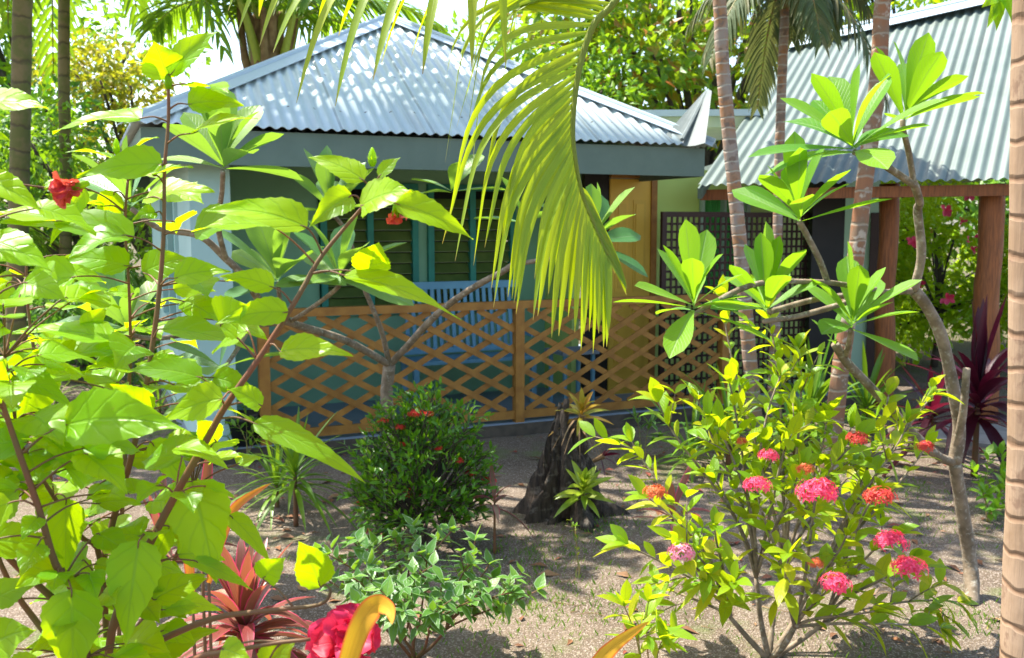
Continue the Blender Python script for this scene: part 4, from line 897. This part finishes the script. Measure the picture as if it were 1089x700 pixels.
one_leaf('cordyline_leaf', 'yellow orange leaf with a curled tip rising in front of the large red flower', pp_([(352, 770, 1.2), (370, 705, 1.2), (384, 665, 1.2), (400, 643, 1.21), (414, 648, 1.19), (417, 664, 1.17)]), .031, 'yellow')
one_leaf('cordyline_leaf', 'orange pink leaf tip rising at the bottom edge near the seedling', pp_([(590, 760, 1.8), (630, 712, 1.8), (655, 685, 1.85), (690, 661, 1.9)]), .033, 'yellow')
for i, (pth_, lb) in enumerate((([(222, 620, 2.9), (235, 575, 2.85), (250, 540, 2.8), (288, 514, 2.75)], 'upright bright orange leaf above the striped cordyline, bending right'), ([(205, 640, 2.9), (200, 590, 2.9), (192, 555, 2.85), (178, 525, 2.8)], 'upright orange red leaf behind the glossy hibiscus leaf'), ([(215, 600, 2.9), (218, 540, 2.9), (222, 490, 2.9), (224, 466, 2.9)], 'narrow upright scarlet leaf beside the diagonal hibiscus stem'))):
    one_leaf('cordyline_leaf', lb, pp_(pth_), .036, 'orange' if i < 2 else 'cordpink')

# ------------------------------------------------------------------ stump with bromeliads
bs = gnd(605, 548); st = thing('tree_stump', bs, 'charred jagged dark tree stump in the middle of the sandy garden', 'stump')
mb = MB(); n = 84; prof = [(0, .25), (.06, .22), (.14, .175), (.24, .135), (.35, .115), (.48, .1), (.56, .09), (.61, .07)]
for i, (z, rad) in enumerate([(a + (b - a) * k / 3 if k else a, ra + (rb - ra) * k / 3) for (a, ra), (b, rb) in zip(prof, prof[1:]) for k in range(3)] + [prof[-1]]):
    for k in range(n):
        a = 2 * math.pi * k / n; cx = -.02 + z * .02; lobe = 1 + (.32 * math.sin(a * 5 + 1) + .2 * math.sin(a * 9 + z * 3)) * (1 - z * .5)
        rr_ = rad * lobe * (1 + .35 * noise.noise(V((math.cos(a) * 3, math.sin(a) * 3, z * 2))))
        rr_ *= 1 + .5 * noise.noise(V((math.cos(a) * 5, math.sin(a) * 5, z * 7))) + .25 * noise.noise(V((math.cos(a) * 14, math.sin(a) * 14, z * 3)))
        zz = z * (1 + .3 * noise.noise(V((math.cos(a) * 2.2, math.sin(a) * 2.2, 5))) - .25 * max(0, math.cos(a - .2)) * z)
        mb.v.append(bs + V((cx + math.cos(a) * rr_, math.sin(a) * rr_ * .8, zz - .02)))
rows_ = 22
for i in range(rows_ - 1):
    for k in range(n):
        a = i * n + k; b = i * n + (k + 1) % n; mb.face([a, b, b + n, a + n], [(0, 0)] * 4)
mb.face([(rows_ - 1) * n + k for k in range(n)], [(0, 0)] * n)
for (dx, dy, dz, hx, hz) in ((-.1, -.04, .25, .0, .74), (.08, -.05, .2, .02, .5), (-.02, -.1, .1, -.03, .68), (.16, .0, .05, .12, .33)):
    mb.tube([bs + V((dx, dy, dz * .3)), bs + V(((dx + hx) / 2, dy, (dz + hz) / 2)), bs + V((hx - .02, dy * .5, hz))], [.06, .045, .015], 9, rough=.5)
mb.build('stump_body', M['stump'], st, smooth=True)
hk = MB()
for k in range(26):
    a = rnd.uniform(0, 6.28); hk.leaf(bs + V((.05, -.04, .6 + rnd.uniform(-.04, .04))), V((math.cos(a), math.sin(a), rnd.uniform(-.6, .2))), UP, .2, .012, 'strap', segs=4, droop=.7)
hk.build('dry_fibres', M['husk'], st)
def brom(label, c, n, L, W, mat, seed, spread=(10, 85), ax=V((0, -.5, 1))):
    r = random.Random(seed); rt = thing('bromeliad', c, label, 'bromeliad', None); m1 = MB(); rosette(m1, c, ax, n, L, W, r, spread=spread, shape='strap', segs=6, droop=.25, fold=.45, jit=.1); m1.build('leaves', M[mat], rt, smooth=True)
    m2 = MB(); m2.tube([c - ax.normalized() * .05, c + ax.normalized() * .03], [.012, .02], 8); m2.build('base', M['husk'], rt)
brom('lime green bromeliad growing on the front of the stump', at(620, 530, 5.68), 26, .22, .045, 'brom', 131)
brom('orange and green bromeliad perched on top of the stump', bs + V((.07, -.04, .62)), 18, .2, .032, 'bromor', 132, spread=(5, 80))
brom('tiny purple pink bromeliad on the right side of the stump', at(638, 487, 5.95), 6, .13, .02, 'cordred', 133, ax=V((.8, -.2, .5)))

# ------------------------------------------------------------------ near hibiscus
HB = V((-.78, 1.75, 0)); hib = thing('hibiscus_shrub', HB, 'large glossy leaved hibiscus with red flowers close by at the left', 'shrub')
stems = {
 's1': [(110, 900, 1.62), (100, 700, 1.6), (108, 607, 1.6), (121, 551, 1.6), (137, 496, 1.6), (150, 440, 1.62), (158, 395, 1.63), (168, 323, 1.65), (174, 250, 1.67), (175, 180, 1.68), (179, 130, 1.7), (179, 84, 1.7)],
 's0': [(125, 900, 1.8), (128, 600, 1.8), (137, 412, 1.8), (139, 374, 1.8), (137, 302, 1.8), (133, 240, 1.8), (136, 192, 1.8)],
 's3': [(120, 900, 1.52), (115, 700, 1.5), (140, 620, 1.48), (175, 548, 1.46), (223, 462, 1.45), (240, 432, 1.45), (285, 367, 1.46), (319, 312, 1.48), (343, 271, 1.5), (387, 219, 1.52), (398, 208, 1.53)],
 's4': [(100, 900, 1.42), (92, 700, 1.4), (78, 629, 1.39), (59, 600, 1.38), (41, 540, 1.37), (15, 466, 1.36), (-5, 400, 1.36), (-20, 300, 1.4), (-30, 200, 1.45)],
 's5': [(118, 800, 1.6), (108, 603, 1.56), (85, 570, 1.54), (48, 514, 1.5), (22, 470, 1.48), (5, 380, 1.48)],
 's6': [(150, 690, 1.5), (223, 659, 1.42), (280, 650, 1.38), (340, 643, 1.36), (352, 628, 1.36)],
 's7': [(120, 850, 1.45), (180, 720, 1.3), (260, 690, 1.25), (330, 680, 1.25)],
 's8': [(60, 640, 1.5), (-20, 560, 1.4), (-60, 450, 1.35)],
 's9': [(90, 700, 1.75), (60, 560, 1.75), (45, 430, 1.75), (30, 330, 1.78), (28, 270, 1.8)], 's10': [(70, 700, 1.6), (10, 620, 1.55), (-15, 540, 1.5), (-25, 470, 1.5)], 's11': [(120, 700, 1.7), (165, 640, 1.68), (195, 570, 1.66), (205, 520, 1.65)]}
ms = MB(); SP = []
for k, l in stems.items():
    P = pp_(l)
    if k in ('s1', 's0', 's3', 's4'): P = [HB + V((rnd.uniform(-.05, .05), rnd.uniform(-.05, .05), -.02)), HB.lerp(P[0], .55) + V((0, 0, .1))] + P
    n = len(P); r0_ = .0085 if k in ('s1', 's3', 's4') else .006
    sm = ms.tube(P, [max(.0026, r0_ * (1 - .72 * i / (n - 1))) for i in range(n)], 8, smooth=4, rough=.1); SP += sm[10:]
# leaves: base px, tip px, apparent width px, depth, tilt (0 faces the camera, 1 faces the sky)
LV = [(179, 84, 160, 34, 52, 1.7, .3), (181, 80, 237, 19, 26, 1.68, .5), (168, 77, 132, 62, 12, 1.7, .9), (200, 111, 260, 111, 30, 1.66, .5), (204, 142, 276, 118, 22, 1.62, .7), (150, 126, 57, 136, 27, 1.64, .6),
 (-35, 112, 52, 116, 30, 1.45, .6), (-20, 140, 9, 148, 16, 1.5, .5), (122, 170, 68, 157, 12, 1.8, .9), (172, 175, 85, 188, 38, 1.62, .4), (142, 161, 169, 140, 13, 1.75, .8), (163, 187, 208, 177, 16, 1.6, .8), (154, 212, 229, 198, 27, 1.6, .6),
 (122, 204, 112, 238, 32, 1.78, .1), (326, 242, 214, 214, 40, 1.42, .5), (288, 240, 204, 246, 26, 1.5, .7), (-20, 190, 40, 222, 30, 1.45, .5), (60, 235, -15, 225, 26, 1.5, .6), (387, 192, 323, 161, 28, 1.5, .5), (403, 188, 430, 163, 16, 1.52, .5), (374, 208, 334, 238, 34, 1.48, .3),
 (384, 219, 440, 199, 32, 1.46, .5), (420, 216, 496, 251, 38, 1.44, .4), (392, 291, 404, 250, 42, 1.46, .2), (366, 293, 482, 337, 26, 1.42, .6), (298, 374, 376, 377, 29, 1.42, .5), (291, 306, 231, 290, 30, 1.46, .4), (306, 332, 231, 342, 36, 1.42, .3),
 (264, 352, 228, 372, 20, 1.5, .5), (278, 432, 240, 408, 24, 1.4, .5), (137, 283, 60, 275, 36, 1.7, .4), (152, 290, 206, 272, 34, 1.62, .3), (207, 247, 286, 224, 28, 1.55, .6), (185, 296, 248, 288, 32, 1.56, .4), (82, 294, 3, 322, 46, 1.42, .5), (142, 252, -10, 235, 36, 1.6, .5),
 (120, 362, 10, 352, 26, 1.55, .7), (172, 350, 266, 372, 28, 1.5, .6), (90, 350, 118, 322, 26, 1.6, .3), (54, 385, 142, 372, 28, 1.6, .7), (214, 402, 130, 392, 34, 1.42, .5), (45, 372, 22, 462, 66, 1.3, .3), (70, 452, 196, 452, 58, 1.32, .4), (237, 424, 176, 446, 42, 1.38, .3), (235, 347, 266, 318, 30, 1.45, .3),
 (70, 499, 124, 458, 44, 1.34, .3), (70, 530, 70, 600, 44, 1.42, .1), (204, 512, 224, 600, 80, 1.3, .15), (148, 575, 136, 666, 68, 1.28, .15), (76, 627, 78, 712, 72, 1.22, .1), (-10, 575, 62, 590, 46, 1.34, .3), (150, 570, 100, 572, 18, 1.4, .6),
 (205, 596, 262, 626, 22, 1.45, .4), (152, 700, 236, 662, 44, 1.24, .5), (-10, 640, 45, 615, 36, 1.35, .3), (270, 450, 378, 510, 34, 1.4, .45), (341, 624, 313, 560, 40, 1.38, .1), (244, 548, 282, 592, 26, 1.48, .4), (280, 616, 306, 588, 26, 1.44, .3),
 (236, 690, 268, 705, 30, 1.25, .3), (282, 712, 318, 674, 38, 1.25, .3), (-20, 20, 0, 30, 14, 1.4, .5), (160, 470, 200, 520, 36, 1.5, .3), (130, 520, 95, 545, 34, 1.5, .4), (188, 476, 240, 492, 18, 1.42, .7), (60, 480, 20, 515, 46, 1.46, .4), (20, 520, -20, 560, 44, 1.44, .3),
 (100, 610, 40, 640, 40, 1.4, .4), (120, 640, 180, 625, 34, 1.36, .5), (30, 470, -30, 480, 40, 1.36, .4), (10, 300, -25, 345, 40, 1.4, .3), (15, 400, 70, 430, 34, 1.5, .5), (128, 412, 80, 435, 30, 1.62, .5), (160, 400, 200, 375, 26, 1.6, .5), (160, 440, 110, 400, 34, 1.56, .3), (90, 200, 60, 250, 30, 1.6, .3), (-15, 255, 50, 285, 38, 1.48, .5),
 (180, 560, 165, 600, 28, 1.5, .2), (230, 470, 205, 440, 26, 1.5, .3), (-15, 690, 40, 665, 40, 1.25, .4), (120, 700, 170, 730, 50, 1.2, .4), (40, 700, 10, 740, 50, 1.2, .2), (-20, 430, 10, 370, 36, 1.34, .2)]
ml = MB(); mp_ = ms
def hleaf(B, T, Wp, tilt, seed):
    D = T - B; L = D.length; tocam = (V((0, 0, CAMH)) - B).normalized()
    Nn = (tocam * (1 - tilt) + UP * tilt + rdir() * .12).normalized()
    dn = D.normalized(); vis = abs((Nn - dn * Nn.dot(dn)).normalized().dot(tocam)); vis = max(vis, .45)
    W = min(Wp / vis * .85, L * .95)
    ml.leaf(B, dn + UP * .22, Nn, L * 1.02, W, 'hib', segs=20, c=3, jag=.035, fold=rnd.uniform(.12, .3), droop=.24, wave=.045, curl=rnd.uniform(-.04, .08))
    best = sorted(SP, key=lambda p: (p - B).length)[:12]; s_ = min(best, key=lambda p: (p - B).length + abs((p - B).dot(dn)) * .5 + max(0, p.z - B.z))
    mid_ = s_.lerp(B, .5) + UP * .006
    mp_.tube([s_, mid_, B, B + dn * L * .1], [.0019, .0015, .0013, .0008], 5)
for (x0, y0, x1, y1, wp, Y, tl) in LV:
    B = at(x0, y0, Y); near = min(SP, key=lambda p: (V((p.x / p.y, 0, (p.z - CAMH) / p.y)) - V((B.x / B.y, 0, (B.z - CAMH) / B.y))).length)
    B = at(x0, y0, Y * .4 + near.y * .6); dy = rnd.uniform(-.05, .03); T = at(x1, y1, B.y + dy)
    hleaf(B, T, wp * ppx(B.y), tl, 0)
# extra leaves that fill the bush behind those
r = random.Random(17)
for k in range(430):
    s = r.choice(SP); px_ = 544.5 + F * s.x / s.y
    if s.z < .6: continue
    if px_ > 200 and r.random() < .93: continue
    if s.z > 1.72 and r.random() < .72: continue
    if px_ > 95 and r.random() < .5: continue
    spy = 240 - F * (s.z - CAMH) / s.y
    if any(math.hypot(px_ - fx, spy - fy) < 62 for fx, fy in ((72, 205), (421, 228), (375, 665), (262, 640))): continue
    a = r.uniform(0, 6.28); o = V((math.cos(a), math.sin(a), r.uniform(-.1, .4))).normalized(); B = s + o * r.uniform(.03, .1) + V((0, r.uniform(0, .12), 0))
    L = r.uniform(.04, .095); T = B + (o + V((0, 0, -.3)) + rdir() * .3).normalized() * L
    hleaf(B, T, L * .62, r.uniform(.3, 1), 0)
ml.build('leaves', M['hib'], hib, smooth=True); ms.build('stems', M['stem'], hib, smooth=True)
# hibiscus flowers
def hflower(c, ax, L, mat, seed, n=6, spread=(20, 60), segs=6, nm='flower'):
    r = random.Random(seed); m1 = MB(); ax = ax.normalized(); X = ax.orthogonal().normalized(); Yv = ax.cross(X)
    for k in range(n):
        a = k * 6.283 / min(n, 5) + r.uniform(-.2, .2); qd = R(r.uniform(*spread)); rad = X * math.cos(a) + Yv * math.sin(a)
        d = ax * math.cos(qd) + rad * math.sin(qd); nr = ax * math.sin(qd) - rad * math.cos(qd)
        m1.leaf(c, d, nr, L * r.uniform(.8, 1.1), L * .85, 'petal', segs=10, c=3, fold=.12, droop=.05, wave=.2, curl=r.uniform(-.1, .45), jag=.03, twist=r.uniform(-.5, .5))
    f = m1.build(nm, M[mat], hib, smooth=True)
    m2 = MB(); m2.tube([c - ax * .012, c + ax * .012], [.004, .008], 8)
    for k in range(5):
        a = k * 1.2566; rad = X * math.cos(a) + Yv * math.sin(a); m2.leaf(c, ax + rad * .5, ax * .3 - rad, L * .3, L * .14, 'lance', segs=3)
    m2.build('calyx', M['hib'], f, smooth=True)
    return f
hflower(at(86, 197, 1.45), V((-1, -.25, -.3)), .042, 'coralpetal', 1, n=8, spread=(8, 30))
hflower(at(421, 224, 1.5), V((.05, -.3, -1)), .022, 'coralpetal', 2, n=7, spread=(8, 45))
hflower(at(366, 690, 1.33), V((0, -.7, .55)), .062, 'redpetal', 3, n=14, spread=(25, 80))
hflower(at(372, 684, 1.31), V((-.1, -.6, .7)), .05, 'redpetal', 4, n=8, spread=(8, 45))
# buds with fine bracts
for (x, y, Y) in ((396, 172, 1.52), (124, 160, 1.78), (179, 90, 1.7)):
    c = at(x, y, Y); m1 = MB(); m1.tube([c - UP * .008, c, c + UP * .012, c + UP * .022], [.003, .007, .006, .001], 8)
    for k in range(8):
        a = k * .785; m1.leaf(c - UP * .004, V((math.cos(a), math.sin(a), .8)), UP, .014, .002, 'strap', segs=3, droop=-.3)
    m1.build('bud', M['hib'], hib, smooth=True)

# hibiscus sprig top right
b2 = V((2.05, 3.5, 0)); h2 = thing('hibiscus_shrub', b2, 'few green leaves hanging at the top right corner by the near palm', 'shrub')
mb = MB(); mb.tube([b2, V((2.02, 3.5, 1.2)), V((1.98, 3.45, 2.3)), at(1098, -20, 3.3), at(1075, -8, 3.2), at(1062, -2, 3.15)], [.012, .011, .009, .007, .004, .002], 8, smooth=5); mb.build('stems', M['bark'], h2, smooth=True)
ml = MB()
for (x0, y0, x1, y1) in ((1066, -2, 1050, 22), (1072, -6, 1078, 22), (1062, -2, 1060, 26), (1085, -10, 1092, 22), (1060, -4, 1044, 2)):
    B = at(x0, y0, 3.15); T = at(x1, y1, 3.1); ml.leaf(B, T - B, V((0, -1, .3)), (T - B).length, .045, 'hib', segs=8, c=2, wave=.05)
ml.build('leaves', M['hib'], h2, smooth=True)

# ------------------------------------------------------------------ ground cover
r = random.Random(201); gm = MB()
def blade(x, y, h):
    a = r.uniform(0, 6.28); z = gz(x, y); D = V((math.cos(a) * .5, math.sin(a) * .5, 1))
    gm.card(V((x, y, z - .003)), D, V((math.cos(a + 1.5), math.sin(a + 1.5), .3)), h, h * .14 + .002)
for (px, py, n, s) in ((580, 590, 500, .42), (545, 640, 350, .4), (610, 640, 300, .4), (700, 640, 180, .4), (1010, 560, 200, .4), (1050, 660, 250, .25), (640, 560, 260, .3), (500, 690, 250, .4), (880, 690, 200, .4), (960, 520, 300, .5), (700, 520, 300, .5), (100, 500, 300, .8), (200, 620, 200, .5)):
    c = gnd(px, py)
    for _ in range(n): blade(c.x + r.gauss(0, s * .5), c.y + r.gauss(0, s * .5), r.uniform(.012, .045))
tag(gm.build('grass', M['strapg']), 'sparse tiny grass tufts growing in the sandy ground', 'grass', kind='stuff')
lm = MB()
for _ in range(1500):
    x, y = r.uniform(-4.5, 5), r.uniform(3.3, 11); a = r.uniform(0, 6.28); L = r.uniform(.025, .09) if r.random() < .8 else r.uniform(.08, .13)
    lm.card(V((x, y, gz(x, y) + .006)), V((math.cos(a), math.sin(a), r.uniform(0, .25))), UP + rdir() * .4, L, L * .42)
tag(lm.build('leaf_litter', M['litter']), 'brown fallen leaves scattered over the sand', 'leaf litter', kind='stuff')
tw = MB()
for _ in range(260):
    x, y = r.uniform(-3, 4), r.uniform(3.6, 9); a = r.uniform(0, 6.28); L = r.uniform(.03, .16); z = gz(x, y) + .004
    tw.tube([V((x, y, z)), V((x + math.cos(a) * L * .5, y + math.sin(a) * L * .5, z + .006)), V((x + math.cos(a + .3) * L, y + math.sin(a + .3) * L, z))], [.0025, .002, .001], 5)
tag(tw.build('twigs', M['husk']), 'thin dry twigs lying on the sand', 'twigs', kind='stuff')
cm = MB()
for _ in range(5000):
    x, y = r.uniform(-2.5, 3.4), r.uniform(3.4, 7.2); s = r.uniform(.002, .006); p = V((x, y, gz(x, y)))
    b = len(cm.v); cm.v += [p + V((s, 0, 0)), p + V((0, s * r.uniform(.6, 1.2), .001)), p + V((-s, 0, 0)), p + V((0, -s, 0)), p + V((0, 0, s * .7))]
    for k in range(4): cm.face([b + k, b + (k + 1) % 4, b + 4], [(0, 0)] * 3)
tag(cm.build('coral_gravel', M['stones']), 'pale coral chips mixed into the sand', 'gravel', kind='stuff')
